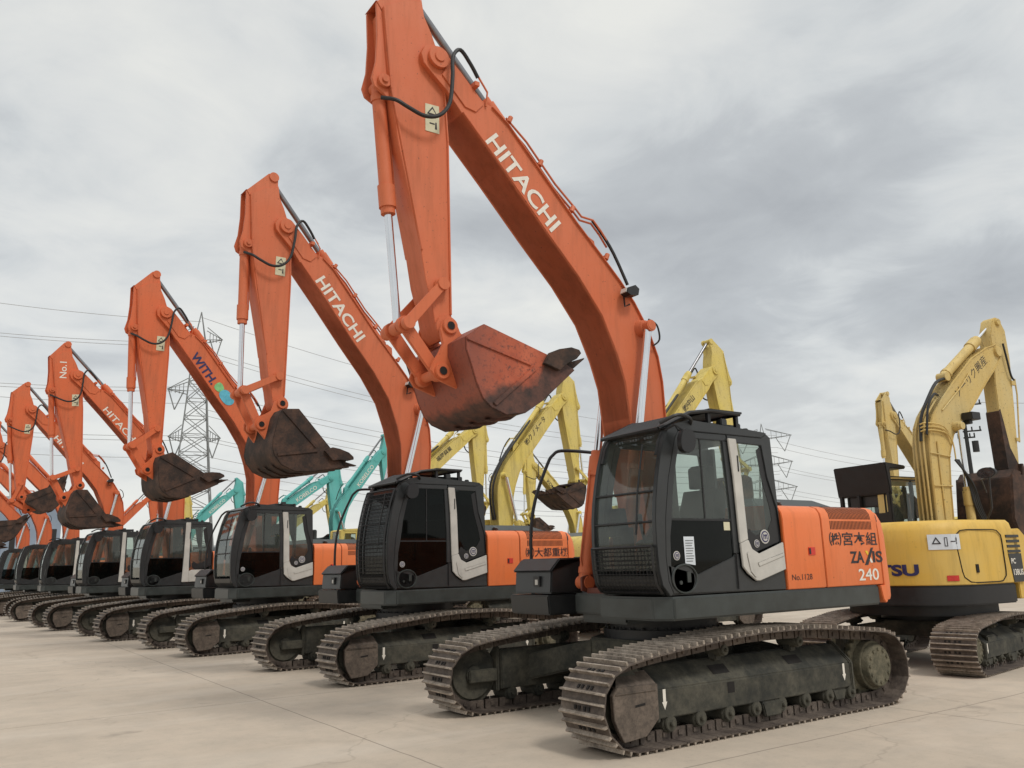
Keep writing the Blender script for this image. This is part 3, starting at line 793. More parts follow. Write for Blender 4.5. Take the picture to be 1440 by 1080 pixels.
def hose_mesh(k):
    mb = MB()
    if k == 0: mb.tube([(-3.72, -.14, 6.46), (-3.62, -.27, 6.40), (-3.497, -.30, 6.343), (-3.302, -.31, 6.294), (-3.13, -.33, 6.347), (-3.012, -.34, 6.525), (-2.973, -.34, 6.852), (-2.961, -.33, 7.10), (-2.86, -.32, 7.23), (-2.717, -.30, 7.116), (-2.61, -.28, 6.99)], .022, 8, smooth=5)
    if k == 1: mb.tube([(-.95, -.19, 5.68), (-.80, -.19, 5.53), (-.66, -.22, 5.30), (-.50, -.26, 4.92)], .02, 7, smooth=3)
    if k == 2: mb.tube([(-.20, -.27, 4.53), (-.12, -.33, 4.45), (-.08, -.32, 4.28), (-.15, -.28, 4.2)], .012, 6, smooth=4)
    if k >= 3: mb.tube([(-1.75, .0, 6.30), (-1.5, .12, 6.12), (-1.12, .12, 5.72), (-.62, .12, 5.18), (-.25, .12, 4.72), (-.03 + .03 * k - .05, .12, 4.25), (.08 + .02 * k - .04, .1, 3.7), (.06, .1, 3.0)], .035, 7, smooth=4); mb.v = [(x, y - (k - 3) * .13, z) for x, y, z in mb.v]
    return mb.mesh('hydraulic_hose', [MAT['rubber']])
def lamp_mesh():
    mb = MB()
    mb.prism([(-.62, 4.83), (-.50, 4.88), (-.44, 4.84), (-.46, 4.76), (-.58, 4.74), (-.64, 4.77)], -.40, -.28)
    mb.tube([(-.58, -.27, 4.76), (-.60, -.30, 4.62), (-.52, -.30, 4.66)], .012, 5)
    mb.prism([(-.645, 4.77), (-.625, 4.828), (-.635, 4.83), (-.655, 4.775)], -.39, -.29, 1)
    return mb.mesh('work_lamp', [MAT['black'], MAT['lamp']], bevel=.006)
AF = [(-3.728, 7.525), (-3.690, 7.05), (-3.665, 6.80), (-3.636, 6.576), (-3.537, 5.977), (-3.274, 4.848), (-3.219, 4.523), (-3.151, 4.279), (-3.115, 4.10), (-3.09, 4.0)]
AR = [(-3.0, 3.93), (-2.92, 3.96), (-2.87, 4.06), (-2.919, 4.187), (-2.921, 4.839), (-2.937, 6.149), (-2.955, 6.597), (-2.985, 6.90), (-3.048, 7.179), (-3.14, 7.42), (-3.23, 7.60), (-3.262, 7.80)]
def arm_mesh():
    mb = MB()
    mb.prism(AF + AR + [(-3.30, 7.76), (-3.45, 7.72), (-3.60, 7.62)], -.17, .17)
    for s in (-1, 1):
        mb.prism([(-3.79, 7.58), (-3.44, 7.985), (-3.34, 8.03), (-3.27, 7.985), (-3.262, 7.80), (-3.30, 7.70), (-3.45, 7.69), (-3.60, 7.56), (-3.73, 7.50)], s * .125 - .02, s * .125 + .02)
        mb.prism([(-3.79, 7.58), (-3.70, 7.45), (-3.66, 6.8), (-3.60, 6.45), (-3.70, 6.52), (-3.80, 6.57), (-3.835, 6.66), (-3.79, 6.86), (-3.775, 7.18)], s * .12 - .018, s * .12 + .018)
        mb.cyl((C0.x, s * .12, C0.z), (C0.x, s * .18, C0.z), .075, 18)
        mb.cyl((A0.x, s * .12, A0.z), (A0.x, s * .17, A0.z), .085, 18)
        mb.cyl((U0.x, s * .17, U0.z), (U0.x, s * .215, U0.z), .075, 18); mb.cyl((Q0.x, s * .17, Q0.z), (Q0.x, s * .20, Q0.z), .13, 20)
        mb.prism([(-3.54, 5.98), (-3.50, 5.98), (-2.945, 5.93), (-2.94, 5.955), (-3.535, 6.0)], s * .172 - .002, s * .172 + .002) if False else None
    mb.add([(-3.80, -.14, 7.59), (-3.80, .14, 7.59), (-3.44, .14, 7.72), (-3.44, -.14, 7.72)], [[0, 1, 2, 3]])
    for x0, z0, x1, z1 in ((-3.728, 7.525, -3.636, 6.576), (-3.636, 6.576, -3.274, 4.848), (-2.919, 4.19, -2.937, 6.149), (-2.937, 6.149, -2.985, 6.90)):
        dx = .02 if x0 < -3.1 else -.02
        mb.prism([(x0, z0), (x0 + dx, z0), (x1 + dx, z1), (x1, z1)], -.188, .188)
    mb.cyl((C0.x, -.2, C0.z), (C0.x, .2, C0.z), .035, 12)
    return mb.mesh('arm', [MAT['orange_b']], bevel=.004, ang=40)
SIDE = [(-3.011, 3.848), (-2.801, 4.003), (-2.018, 3.782), (-1.80, 3.72), (-1.66, 3.655), (-1.875, 3.471), (-2.10, 3.28), (-2.323, 3.135), (-2.557, 3.10), (-2.732, 3.16), (-2.826, 3.243), (-2.90, 3.40), (-2.945, 3.54), (-3.01, 3.72)]
def bucket_mesh():
    mb = MB(); t = .03
    for s in (-1, 1): mb.prism(SIDE, s * .6 - t / 2, s * .6 + t / 2)
    shell = [SIDE[0]] + SIDE[:4:-1][0:0]
    path = [(-2.801, 4.003), (-3.011, 3.848), (-3.01, 3.72), (-2.945, 3.54), (-2.90, 3.40), (-2.826, 3.243), (-2.732, 3.16), (-2.557, 3.10), (-2.323, 3.135), (-2.10, 3.28), (-1.875, 3.471), (-1.66, 3.655)]
    cx, cz = -2.35, 3.62
    def inn(p):
        d = math.hypot(cx - p[0], cz - p[1]); return (p[0] + (cx - p[0]) / d * .03, p[1] + (cz - p[1]) / d * .03)
    mb.strip(path, [inn(p) for p in path], -.612, .612)
    # wear strips
    for s in (-1, 1):
        y0, y1 = (s * .632, s * .612) if s < 0 else (.612, .632)
        mb.prism([(-2.72, 3.205), (-2.68, 3.175), (-2.17, 3.60), (-2.20, 3.64)], y0, y1)
        mb.prism([(-3.01, 3.835), (-3.0, 3.81), (-2.24, 3.63), (-2.24, 3.66)], y0, y1)
        mb.prism([(-2.018, 3.80), (-2.018, 3.70), (-2.10, 3.67), (-2.80, 3.96), (-2.80, 4.01)], y0 * .995, y1 * .995) if False else None
    mb.prism([(-2.80, 3.98), (-2.72, 3.95), (-2.74, 3.91), (-2.82, 3.94)], -.6, .6)
    for y in (-.3, 0, .3):
        mb.prism([(-2.62, 3.09), (-2.557, 3.075), (-2.323, 3.11), (-2.10, 3.255), (-2.12, 3.28), (-2.33, 3.14), (-2.557, 3.105)], y - .05, y + .05)
    return mb.mesh('bucket', [MAT['mud']], bevel=.005, ang=40)
def ears_mesh():
    mb = MB()
    for s in (-1, 1):
        mb.prism([(-3.097, 4.0), (-3.06, 4.09), (-2.985, 4.13), (-2.905, 4.10), (-2.852, 3.987), (-2.76, 3.95), (-2.80, 3.70), (-2.86, 3.45), (-2.895, 3.40), (-3.02, 3.44), (-3.15, 3.48), (-3.205, 3.56), (-3.17, 3.66), (-3.116, 3.74), (-3.063, 3.85)], s * .225 - .022, s * .225 + .022)
        for p in (Q0, K0):
            mb.cyl((p.x, s * .20, p.z), (p.x, s * .275, p.z), .085, 20); mb.cyl((p.x, s * .27, p.z), (p.x, s * .282, p.z), .05, 14, mi=1)
    mb.cyl((K0.x, -.2, K0.z), (K0.x, .2, K0.z), .05, 12); mb.cyl((Q0.x, -.2, Q0.z), (Q0.x, .2, Q0.z), .05, 12)
    return mb.mesh('bucket_ear', [MAT['orange_c'], MAT['trackdark']], bevel=.006, ang=40)
def tooth_mesh():
    mb = MB()
    mb.add([(-1.86, -.055, 3.63), (-1.86, .055, 3.63), (-1.86, .055, 3.73), (-1.86, -.055, 3.73), (-1.66, -.05, 3.67), (-1.66, .05, 3.67), (-1.66, .05, 3.76), (-1.66, -.05, 3.76), (-1.47, -.035, 3.815), (-1.47, .035, 3.815), (-1.475, .035, 3.825), (-1.475, -.035, 3.825)],
           [[0, 1, 2, 3], [0, 1, 5, 4], [3, 2, 6, 7], [0, 4, 7, 3], [1, 5, 6, 2], [4, 5, 9, 8], [7, 6, 10, 11], [4, 8, 11, 7], [5, 9, 10, 6], [8, 9, 10, 11]])
    mb.prism([(-1.92, 3.60), (-1.70, 3.64), (-1.66, 3.70), (-1.68, 3.77), (-1.90, 3.70)], -.07, .07)
    return mb.mesh('tooth', [MAT['mud']], bevel=.004)
def cutter_mesh():
    mb = MB()
    mb.prism([(-2.098, 3.669), (-2.016, 3.795), (-1.90, 3.845), (-1.736, 3.885), (-1.63, 3.87), (-1.606, 3.835), (-1.672, 3.765), (-1.80, 3.70), (-1.90, 3.615)], -.02, .035)
    for x, z in ((-1.96, 3.73), (-1.86, 3.77), (-1.90, 3.68)): mb.cyl((x, -.02, z), (x, -.045, z), .028, 8)
    return mb.mesh('side_cutter', [MAT['mud']], bevel=.004)

def xz(v): return Vector((v[0], 0, v[1]))
def sim(a0, b0, a1, b1):
    """similarity in the x,z plane taking a0->a1 and b0->b1"""
    d0 = b0 - a0; d1 = b1 - a1
    s = d1.length / d0.length
    th = math.atan2(d1.z, d1.x) - math.atan2(d0.z, d0.x)
    R = Matrix.Rotation(-th, 4, 'Y')
    return Matrix.Translation(a1) @ R @ Matrix.Diagonal((s, s if s < 1.3 else 1, s, 1)) @ Matrix.Translation(-a0)
def cyl_obj(root, name, a, b, y, r, rr, frac, mat, collar=True, rod='chrome'):
    """hydraulic cylinder from a (barrel pin) to b (rod pin)"""
    d = (b - a); n = d.normalized(); e = a + d * frac; Y = Vector((0, y, 0))
    mb = MB(); mb.cyl(a + Y, e + Y, r, 20)
    if collar:
        mb.cyl(e - n * .26 + Y, e - n * .02 + Y, r * 1.22, 20); mb.cyl(e - n * .03 + Y, e + n * .05 + Y, r * 1.02, 18)
        mb.cyl(a + n * .10 + Y, a + n * .17 + Y, r * 1.15, 18)
    mb.cyl(a + Y - Vector((0, .09, 0)), a + Y + Vector((0, .09, 0)), r * .95, 16)
    side = n.cross(Vector((0, 1, 0))) * (r + .018)
    mb.tube([a + n * .15 + Y + side * .8 + Vector((0, -.02, 0)), a + n * .25 + Y + side, e - n * .2 + Y + side], .012, 6)
    o = link(name, mb.mesh(name, [MAT[mat]]), root)
    m2 = MB(); m2.cyl(e - n * .05 + Y, b + Y, rr, 18)
    m2.cyl(b + Y - Vector((0, .07, 0)), b + Y + Vector((0, .07, 0)), r * .9, 16, mi=1)
    link('piston_rod', m2.mesh('piston_rod', [MAT[rod], MAT[mat]]), o)
    return o

def attach(root, F, P, Q, bang, col='orange_b', bucket='mud', ears=None, letters=None, letter_col='decal_w', detail=True, A=None, Acol=None, sticker=True, cbase=None, lside=-1):
    F, P, Q = xz(F), xz(P), xz(Q)
    Mb = sim(F0, P0, F, P); Ma = sim(P0, Q0, P, Q); M = MAT[col]
    sb = (P - F).length / (P0 - F0).length; sa = (Q - P).length / (Q0 - P0).length
    Mk = Matrix.Translation(Q) @ Matrix.Rotation(-math.radians(bang), 4, 'Y') @ Matrix.Diagonal((sa, sa, sa, 1)) @ Matrix.Translation(-Q0)
    bo = link('boom', cached('boom', boom_mesh), root, [M], mw=Mb)
    link('hydraulic_pipe', cached('pipes', pipes_mesh), bo, [M])
    for hk in range(5 if col.startswith('yellow') else 3): link('hydraulic_hose', cached('hose%d' % hk, lambda: hose_mesh(hk)), bo)
    if detail: link('work_lamp', cached('lamp', lamp_mesh), bo)
    if letters:
        s, w, h, p0, bold, mat = letters
        if lside < 0:
            me = text_mesh(s, w, h, MAT[mat], p0, math.radians(-45.5), -.2405, -1, bold=bold)
        else:
            me = text_mesh(s, w, h, MAT[mat], p0, math.radians(45.5), .2405, 1, bold=bold)
        link('boom_lettering', me, bo)
    ar = link('arm', cached('arm', arm_mesh), root, [MAT[Acol or col]], mw=Ma)
    if sticker:
        def st():
            mb = MB(); mb.prism([(-3.222, 6.537), (-3.053, 6.547), (-3.05, 6.219), (-3.22, 6.216)], -.1760, -.1705)
            mb.prism([(-3.205, 6.42), (-3.135, 6.52), (-3.07, 6.42)], -.1785, -.1762, 1); mb.prism([(-3.178, 6.437), (-3.136, 6.492), (-3.096, 6.437)], -.1800, -.1788, 0)
            mb.prism([(-3.10, 6.34), (-3.085, 6.34), (-3.08, 6.26), (-3.105, 6.26)], -.1785, -.1762, 1); mb.box(-3.17, -3.11, -.1785, -.1762, 6.31, 6.325, 1)
            return mb.mesh('warning_sticker', [MAT['sticker'], MAT['decal_k']])
        link('warning_sticker', cached('wst', st), ar)
    bk = link('bucket', cached('bucket', bucket_mesh), root, [MAT[bucket]], mw=Mk)
    link('bucket_ear', cached('ears', ears_mesh), bk, [MAT[ears or col]])
    for y in (-.52, -.26, 0, .26, .52): link('tooth', cached('tooth', tooth_mesh), bk, mw=Matrix.Translation((0, y, 0)))
    for s in (-1, 1): link('side_cutter', cached('cutter', cutter_mesh), bk, mw=Matrix.Translation((0, s * .635, 0)) @ Matrix.Diagonal((1, -s * -1 if s < 0 else -1, 1, 1)))
    U = Ma @ U0; K = Mk @ K0; C = Ma @ C0; A_ = Ma @ A0; D = Mb @ D0; B = Mb @ B0
    # linkage knee: intersection of the two link circles
    r1 = (L0 - U0).length * sa; r2 = (L0 - K0).length * sa; d = (K - U).length
    d = min(d, (r1 + r2) * .999)
    a = (r1 * r1 - r2 * r2 + d * d) / (2 * d); hh = math.sqrt(max(r1 * r1 - a * a, 0)); n = (K - U).normalized(); perp = Vector((n.z, 0, -n.x))
    c1 = U + n * a + perp * hh; c2 = U + n * a - perp * hh
    ref = Ma @ L0; L = c1 if (c1 - ref).length < (c2 - ref).length else c2
    def lk(name, p, q, w, ys, yb):
        mb = MB(); e = (q - p).normalized(); v = Vector((-e.z, 0, e.x)) * w
        for y in ys:
            pr = [p + v, q + v * .9, q - v * .9, p - v]
            mb.prism([(t.x, t.z) for t in pr], y - .02, y + .02)
            for t in (p, q): mb.cyl((t.x, y - .035, t.z), (t.x, y + .035, t.z), w * 1.25, 18)
        for t in (p, q): mb.cyl((t.x, -yb, t.z), (t.x, yb, t.z), w * .75, 14)
        return link(name, mb.mesh(name, [MAT[ears or col]], bevel=.004, ang=45), root)
    lk('guide_link', L, U, .055 * sa, (-.235, .235), .25); lk('bucket_link', L, K, .07 * sa, (-.15, .15), .2)
    cyl_obj(root, 'bucket_cylinder', C, L, 0, .075 * sa, .042 * sa, .52, Acol or col)
    cyl_obj(root, 'arm_cylinder', D, A_, 0, .085 * sb, .045 * sb, .58, col, rod='rod')
    cb = xz(cbase) if cbase else F + (CB0 - F0)
    for s in (-1, 1): cyl_obj(root, 'boom_cylinder', cb, B, s * .355, .078, .05, .50, col)
    return bo, ar, bk

# ------------------------------------------------------------------ the orange row, nearest first
GR = 'orange excavators parked in the front row'
def orange(i, loc, rz, label, F, P, Q, bang, **k):
    r = empty('excavator', loc, rz, label, 'excavator', GR)
    det = i < 6
    add_tracks(r, detail=det)
    cab_parts(r, trim=k.get('trim', 'elbow'), guard=k.get('guard', False), roofguard=k.get('roofguard', False), stickers=k.get('stickers', True), detail=det, glass=k.get('glass', 'glass'))
    h = upper_parts(r, 'orange', det, rail=i < 5)
    for s, w, hh, p, mat, bold, shear in k.get('hood', ()):
        link('hood_lettering', text_mesh(s, w, hh, MAT[mat], p, 0, -1.4035, -1, shear=shear, bold=bold), h)
    bo, ar, bk = attach(r, F, P, Q, bang, col=k.get('col', 'orange_b'), bucket=k.get('bucket', 'mud'), ears=k.get('ears'), letters=k.get('letters'), detail=det)
    return r, bo, ar, bk, h

HL = ('HITACHI', 1.26, .215, (-2.505, 6.262), .022, 'decal_w')
r1, bo1, ar1, bk1, h1 = orange(0, (0, 0, 0), 0, 'nearest orange excavator, orange bucket held high and number 240 on its hood',
    (-.15, 1.9), (-3.10, 7.08), (-2.985, 4.045), 0, guard=True, roofguard=True, stickers=2, bucket='bucket_o', ears='orange_b', letters=HL,
    hood=(('㈱宮本組', .93, .155, (1.33, 1.763), 'decal_k', .012, 0), ('240', .40, .135, (1.82, 1.358), 'decal_w', .012, 0),
          ('No.1128', .35, .062, (.605, 1.40), 'decal_k', .0, 0), ('ZA', .27, .135, (1.69, 1.560), 'decal_k', .03, 0), ('IS', .20, .135, (2.135, 1.560), 'decal_k', .03, 0)))
mb = MB(); mb.prism([(1.965, 1.535), (2.03, 1.535), (2.165, 1.735), (2.12, 1.735)], -1.4045, -1.4030)
mb.prism([(2.035, 1.70), (1.99, 1.70), (2.035, 1.645), (2.06, 1.67)], -1.4045, -1.4030, 1); mb.prism([(2.065, 1.60), (2.085, 1.635), (2.13, 1.56), (2.085, 1.56)], -1.4045, -1.4030, 2)
link('hood_lettering', mb.mesh('hood_lettering', [MAT['decal_k'], MAT['decal_y'], MAT['decal_w']]), h1)
r2, bo2, ar2, bk2, h2 = orange(1, (-.122, 5.899, 0), .0593, 'second nearest orange excavator, full mesh front guard and dark tinted cab windows',
    (-.15, 1.9), (-2.686, 7.289), (-2.664, 4.257), -31, guard='full', roofguard=True, glass='glass_d', letters=HL,
    hood=(('㈱大都重機', .98, .155, (1.33, 1.763), 'decal_k', .012, 0), ('ZAXIS', .68, .135, (1.69, 1.560), 'decal_k', .03, 0), ('240', .40, .135, (1.82, 1.358), 'decal_w', .012, 0)))
r3, bo3, ar3, bk3, h3 = orange(2, (-.758, 12.176, 0), .0908, 'third orange excavator of the row, coloured letters and turquoise badge on its boom',
    (-.15, 1.9), (-2.669, 7.362), (-2.622, 4.271), -15, letters=('WITH.', .80, .20, (-2.45, 6.22), .03, 'decal_n'), col='orange_c')
r4, bo4, ar4, bk4, h4 = orange(3, (-1.393, 18.036, 0), .0664, 'fourth orange excavator of the row, No.1 painted on top of its arm',
    (-.15, 1.9), (-3.033, 7.022), (-2.75, 4.008), -36, trim='foot', letters=('HITACHI', 1.26, .17, (-2.40, 6.15), .01, 'decal_w'), col='orange_c', stickers=False, bucket='mud')
r5, bo5, ar5, bk5, h5 = orange(4, (-1.985, 24.062, 0), .0752, 'fifth orange excavator of the row, its empty dark bucket curled in under the arm',
    (-.15, 1.9), (-3.037, 7.031), (-3.10, 4.15), 40, trim='straight', letters=('HITACHI', 1.26, .17, (-2.40, 6.15), .03, 'decal_w'), col='orange_c', stickers=False)
r6, *_ = orange(5, (-2.362, 31.228, 0), .0033, 'sixth orange excavator of the row, only boom base and cab in view behind the fifth',
    (-.15, 1.9), (-3.08, 6.78), (-3.3, 3.75), 20, trim='straight', col='orange_c', stickers=False)
r7, *_ = orange(6, (-2.8, 37.3, 0), .02, 'seventh orange excavator of the row, curved boom base at the left edge',
    (-.15, 1.9), (-3.0, 6.9), (-2.9, 3.9), -30, trim='straight', col='orange_c', stickers=False)
r8, *_ = orange(7, (-3.2, 43.5, 0), .02, 'farthest orange excavator of the row, mostly cut off by the left edge',
    (-.15, 1.9), (-3.0, 6.9), (-2.9, 3.9), -20, trim='straight', col='orange_c', stickers=False)
# extras painted on the third and fourth machines
mb = MB(); mb.prism(rounded([(-1.86, 5.62), (-1.70, 5.80), (-1.56, 5.62), (-1.66, 5.50)], 2), -.242, -.2395); 
mb.prism(rounded([(-1.74, 5.50), (-1.52, 5.66), (-1.30, 5.40), (-1.36, 5.28), (-1.52, 5.26)], 2), -.2435, -.2400, 1)
link('boom_badge', mb.mesh('boom_badge', [MAT['green_l'], MAT['teal_l']]), bo3)
link('arm_lettering', text_mesh('No.1', .44, .20, MAT['decal_w'], (-3.30, 7.38 - .26), math.radians(-90), -.1735, -1, bold=.01) if False else
     text_mesh('No.1', .46, .17, MAT['decal_w'], (-3.37, 6.98), math.radians(90), -.1735, -1, bold=.015), ar4)

# ------------------------------------------------------------------ yellow short-tail machine on the right
def short_tail():
    r = empty('excavator', (6.1, .3, 0), PI + math.radians(8), 'yellow short tail excavator turned away beside the nearest one, curved rear with navy letters', 'excavator')
    add_tracks(r, sx=.80, gauge=1.02)
    up = Matrix.Rotation(math.radians(-14), 4, 'Z')      # slewed house
    def body():
        mb = MB()
        pl = [(-.55, .52), (-.55, 1.24), (.55, 1.25), (.85, 1.16), (1.10, .95), (1.28, .65), (1.38, .30), (1.40, 0), (1.38, -.30), (1.28, -.65), (1.10, -.95), (.85, -1.16), (.5, -1.25), (.5, -.42), (.2, -.40), (.2, .52)]
        def lay(z, k): return [(x * k if x > .5 else x, y * (1 - (1 - k) * .6), z) for x, y in pl]
        L = [lay(1.19, 1.0), lay(1.80, 1.0), lay(1.98, .985), lay(2.08, .95), lay(2.13, .88)]
        n = len(pl); vs = [p for l in L for p in l]
        mb.add(vs, [[j * n + i, j * n + (i + 1) % n, (j + 1) * n + (i + 1) % n, (j + 1) * n + i] for j in range(len(L) - 1) for i in range(n)] + [list(range(n)), [(len(L) - 1) * n + i for i in range(n)][::-1]])
        mb.prism([(-1.25, .95), (-.55, .95), (-.55, 1.95), (-.75, 2.0), (-1.05, 1.75), (-1.25, 1.35)], .52, 1.22)
        return mb.mesh('engine_hood', [MAT['yellow']], bevel=.012, ang=50)
    h = link('engine_hood', body(), r, mw=up)
    def skirt():
        mb = MB()
        pl = [(-.45, .5), (-.45, 1.23), (.55, 1.24), (.85, 1.15), (1.10, .94), (1.27, .64), (1.37, .30), (1.39, 0), (1.37, -.30), (1.27, -.64), (1.10, -.94), (.85, -1.15), (.5, -1.24), (-.9, -1.24), (-.9, .5)]
        mb.plan(pl, .90, 1.185); mb.plan([(x * .8, y * .8) for x, y in pl], .74, .90); return mb.mesh('side_skirt', [MAT['black']], bevel=.02)
    link('side_skirt', skirt(), r, mw=up)
    mb = MB()   # panel joints, door, handle, stickers on the right side (y = +1.25)
    def seam(pts, w=.008):
        for a, b in zip(pts, pts[1:]): mb.tube([(a[0], 1.252 - max(0, a[0] - .55) * .30, a[1]), (b[0], 1.252 - max(0, b[0] - .55) * .30, b[1])], w, 5)
    door = rounded([(.72, 1.22), (-.22, 1.22), (-.22, 1.98), (.80, 1.98)], 2, .12); seam(door + [door[0]])
    mb.box(.44, .50, 1.25, 1.264, 1.36, 1.48)
    link('panel_door', mb.mesh('panel_door', [MAT['trackdark']]), h)
    mb = MB()
    for k in range(4): mb.box(-.66, -.34, 1.222, 1.2525, 1.86 - k * .075, 1.90 - k * .075)
    mb.prism([(-.66, 1.20), (-.40, 1.20), (-.34, 1.62), (-.66, 1.62)], 1.222, 1.2525)
    link('side_stripe', mb.mesh('side_stripe', [MAT['grey']]), h)
    for s, w, hh, p in (('PC', .11, .08, (-.38, 1.47)), ('138US', .24, .09, (-.405, 1.30))):
        link('hood_lettering', text_mesh(s, w, hh, MAT['decal_w'], p, 0, 1.2545, 1, bold=.02), h)
    def wrap(s, s0, w, hh, z, mat, bold=.03, off=.004):
        """lettering bent round the curved rear; s0 = arc position of the first letter"""
        path = [(-.55, 1.245), (.55, 1.255), (.85, 1.165), (1.10, .955), (1.285, .655), (1.385, .30), (1.405, 0), (1.385, -.30), (1.285, -.655)]
        L = [0]
        for a, b in zip(path, path[1:]): L.append(L[-1] + math.hypot(b[0] - a[0], b[1] - a[1]))
        me = text_mesh(s, w, hh, MAT[mat], (0, 0), 0, 0, -1, bold=bold)
        bm = bmesh.new(); bm.from_mesh(me)
        bmesh.ops.triangulate(bm, faces=bm.faces)
        for q in L:                                   # cut where the surface bends
            bmesh.ops.bisect_plane(bm, geom=bm.verts[:] + bm.edges[:] + bm.faces[:], plane_co=((s0 + w) - (q), 0, 0), plane_no=(1, 0, 0))
        for v in bm.verts:
            q = s0 + w - v.co.x                        # reads left to right seen from behind
            for i in range(1, len(L)):
                if q <= L[i] or i == len(L) - 1:
                    t = (q - L[i - 1]) / (L[i] - L[i - 1]); a, b = path[i - 1], path[i]
                    d = Vector((b[1] - a[1], -(b[0] - a[0]))).normalized() * -1
                    x = a[0] + (b[0] - a[0]) * t + d.x * off; y = a[1] + (b[1] - a[1]) * t + d.y * off
                    v.co = (x, y, z + v.co.z); break
        bm.to_mesh(me); bm.free()
        return me
    link('rear_lettering', wrap('KOMATSU', 1.90, 1.55, .17, 1.33, 'decal_n', .045), h)
    def patch(s0, w, z0, z1, mat, nm):
        me = wrap('I', s0, w, z1 - z0, z0, mat, 0); me.name = nm; return link(nm, me, h)
    patch(1.37, .17, 1.25, 1.33, 'decal_r', 'reflector')
    patch(1.28, .46, 1.70, 1.92, 'paper', 'warning_sticker')
    link('sticker_symbol', wrap('△▯–!', 1.33, .36, .14, 1.745, 'decal_k', .02, .009), h)
    # cab seen from behind
    def cab():
        mb = MB()
        for y in (-1.24, -.50):
            mb.prism([(.42, 1.19), (.50, 1.19), (.46, 2.86), (.36, 2.86)], y, y + .08)
            mb.prism([(-.30, 1.19), (-.22, 1.19), (-.22, 2.86), (-.30, 2.86)], y, y + .06)
            mb.prism([(-1.30, 1.19), (-1.20, 1.19), (-1.02, 2.86), (-1.12, 2.86)], y, y + .06)
            mb.box(-1.25, .46, y, y + .06, 1.19, 1.85)
        mb.box(-1.15, .40, -1.24, -.40, 2.86, 2.93, 1); mb.prism([(.47, 1.9), (.55, 1.9), (.53, 2.9), (.46, 2.9)], -.56, -.40, 1); mb.box(.40, .49, -1.16, -.50, 2.42, 2.86); mb.box(.40, .47, -1.16, -.50, 1.19, 2.15); mb.box(-1.2, .4, -1.2, -.46, 1.19, 1.25)
        return mb.mesh('cab', [MAT['grey'], MAT['yellow_c']], bevel=.02)
    c = link('cab', cab(), r, mw=up @ Matrix.Translation((-.38, 0, .03)))
    mb = MB(); mb.poly([(-1.10, 1.88), (.40, 1.88), (.37, 2.84), (-1.0, 2.84)], -.435); mb.poly([(-1.10, 1.88), (.40, 1.88), (.37, 2.84), (-1.0, 2.84)], -1.21)
    mb.add([(.45, -1.16, 2.15), (.45, -.50, 2.15), (.43, -.50, 2.85), (.43, -1.16, 2.85)], [[0, 1, 2, 3]])
    link('cab_window', mb.mesh('cab_window', [MAT['glass']]), c)
    mb = MB(); mb.prism([(.50, 2.60), (.56, 2.62), (.62, 3.14), (.56, 3.14), (.1, 3.10), (.1, 3.04), (.50, 3.04)], -1.34, -.26)
    mb.box(.50, .56, -1.32, -1.24, 1.9, 2.65); mb.box(.50, .55, -1.32, -.30, 1.9, 2.32); mb.box(.50, .56, -.36, -.28, 1.9, 2.65); mb.box(.50, .56, -.95, -.88, 1.9, 2.65)
    link('sun_visor', mb.mesh('sun_visor', [MAT['black']], bevel=.015), c)
    mb = MB(); mb.prism([(-.25, 1.3), (-.1, 1.3), (.05, 2.2), (-.05, 2.45), (-.2, 2.3)], -1.05, -.62); mb.box(-.7, -.1, -1.05, -.62, 1.3, 1.6)
    link('operator_seat', mb.mesh('seat', [MAT['seat']], bevel=.03), c)
    mb = MB(); MO = Matrix.Translation((0, 1.28, 2.83)) @ Matrix.Diagonal((1, 1.35, .75, 1))
    def mp(x0, x1, rad, mi): 
        m9 = MB(); m9.cyl((x0, 0, 0), (x1, 0, 0), rad, 24); mb.add([MO @ Vector(p) for p in m9.v], m9.f, mi)
    mp(-.08, -.03, .11, 0); mp(-.032, -.026, .095, 1)
    mb.tube([(-.15, 1.1, 2.10), (-.10, 1.25, 2.3), (-.09, 1.28, 2.8)], .014); mb.tube([(-.10, 1.28, 2.77), (-.5, .9, 2.78), (-.9, .7, 2.6)], .012)
    link('mirror', mb.mesh('mirror', [MAT['black'], MAT['mirror']]), r, mw=up)
    # boom group, traced for this machine in its own plane
    bt = empty_node = None
    BOOM = [(-.32, 1.7), (-.33, 2.2), (-.36, 3.0), (-.39, 3.45), (-.46, 3.75), (-.60, 3.97), (-.85, 4.22), (-1.25, 4.57), (-1.90, 5.08), (-2.40, 5.33), (-2.70, 5.42), (-2.84, 5.38), (-2.82, 5.2), (-2.66, 5.0), (-2.25, 4.65), (-1.70, 4.12), (-1.32, 3.86), (-1.08, 3.62), (-.90, 3.25), (-.82, 2.7), (-.78, 2.2), (-.74, 1.7), (-.5, 1.55)]
    mb = MB(); mb.prism(BOOM, -.15, .15)
    mb.strip(BOOM[:11], [(x - .02, z - .015) for x, z in BOOM[:11]], -.17, .17); mb.strip(BOOM[12:22], [(x + .02, z + .012) for x, z in BOOM[12:22]], -.17, .17)
    for s in (-1, 1): mb.cyl((-1.15, s * .13, 3.78), (-1.15, s * .27, 3.78), .085, 18); mb.cyl((-2.72, s * .14, 5.28), (-2.72, s * .20, 5.28), .10, 18)
    b = link('boom', mb.mesh('boom', [MAT['yellow_c']], bevel=.008, ang=40), r, mw=up)
    mb = MB()
    for k, y in enumerate((.10, .03, -.05)): mb.tube([(-.29, y, 2.1), (-.31, y, 3.0), (-.33, y, 3.5), (-.41, y, 3.8), (-.58, y, 4.02), (-.85, y, 4.28)], .016, 6, smooth=3)
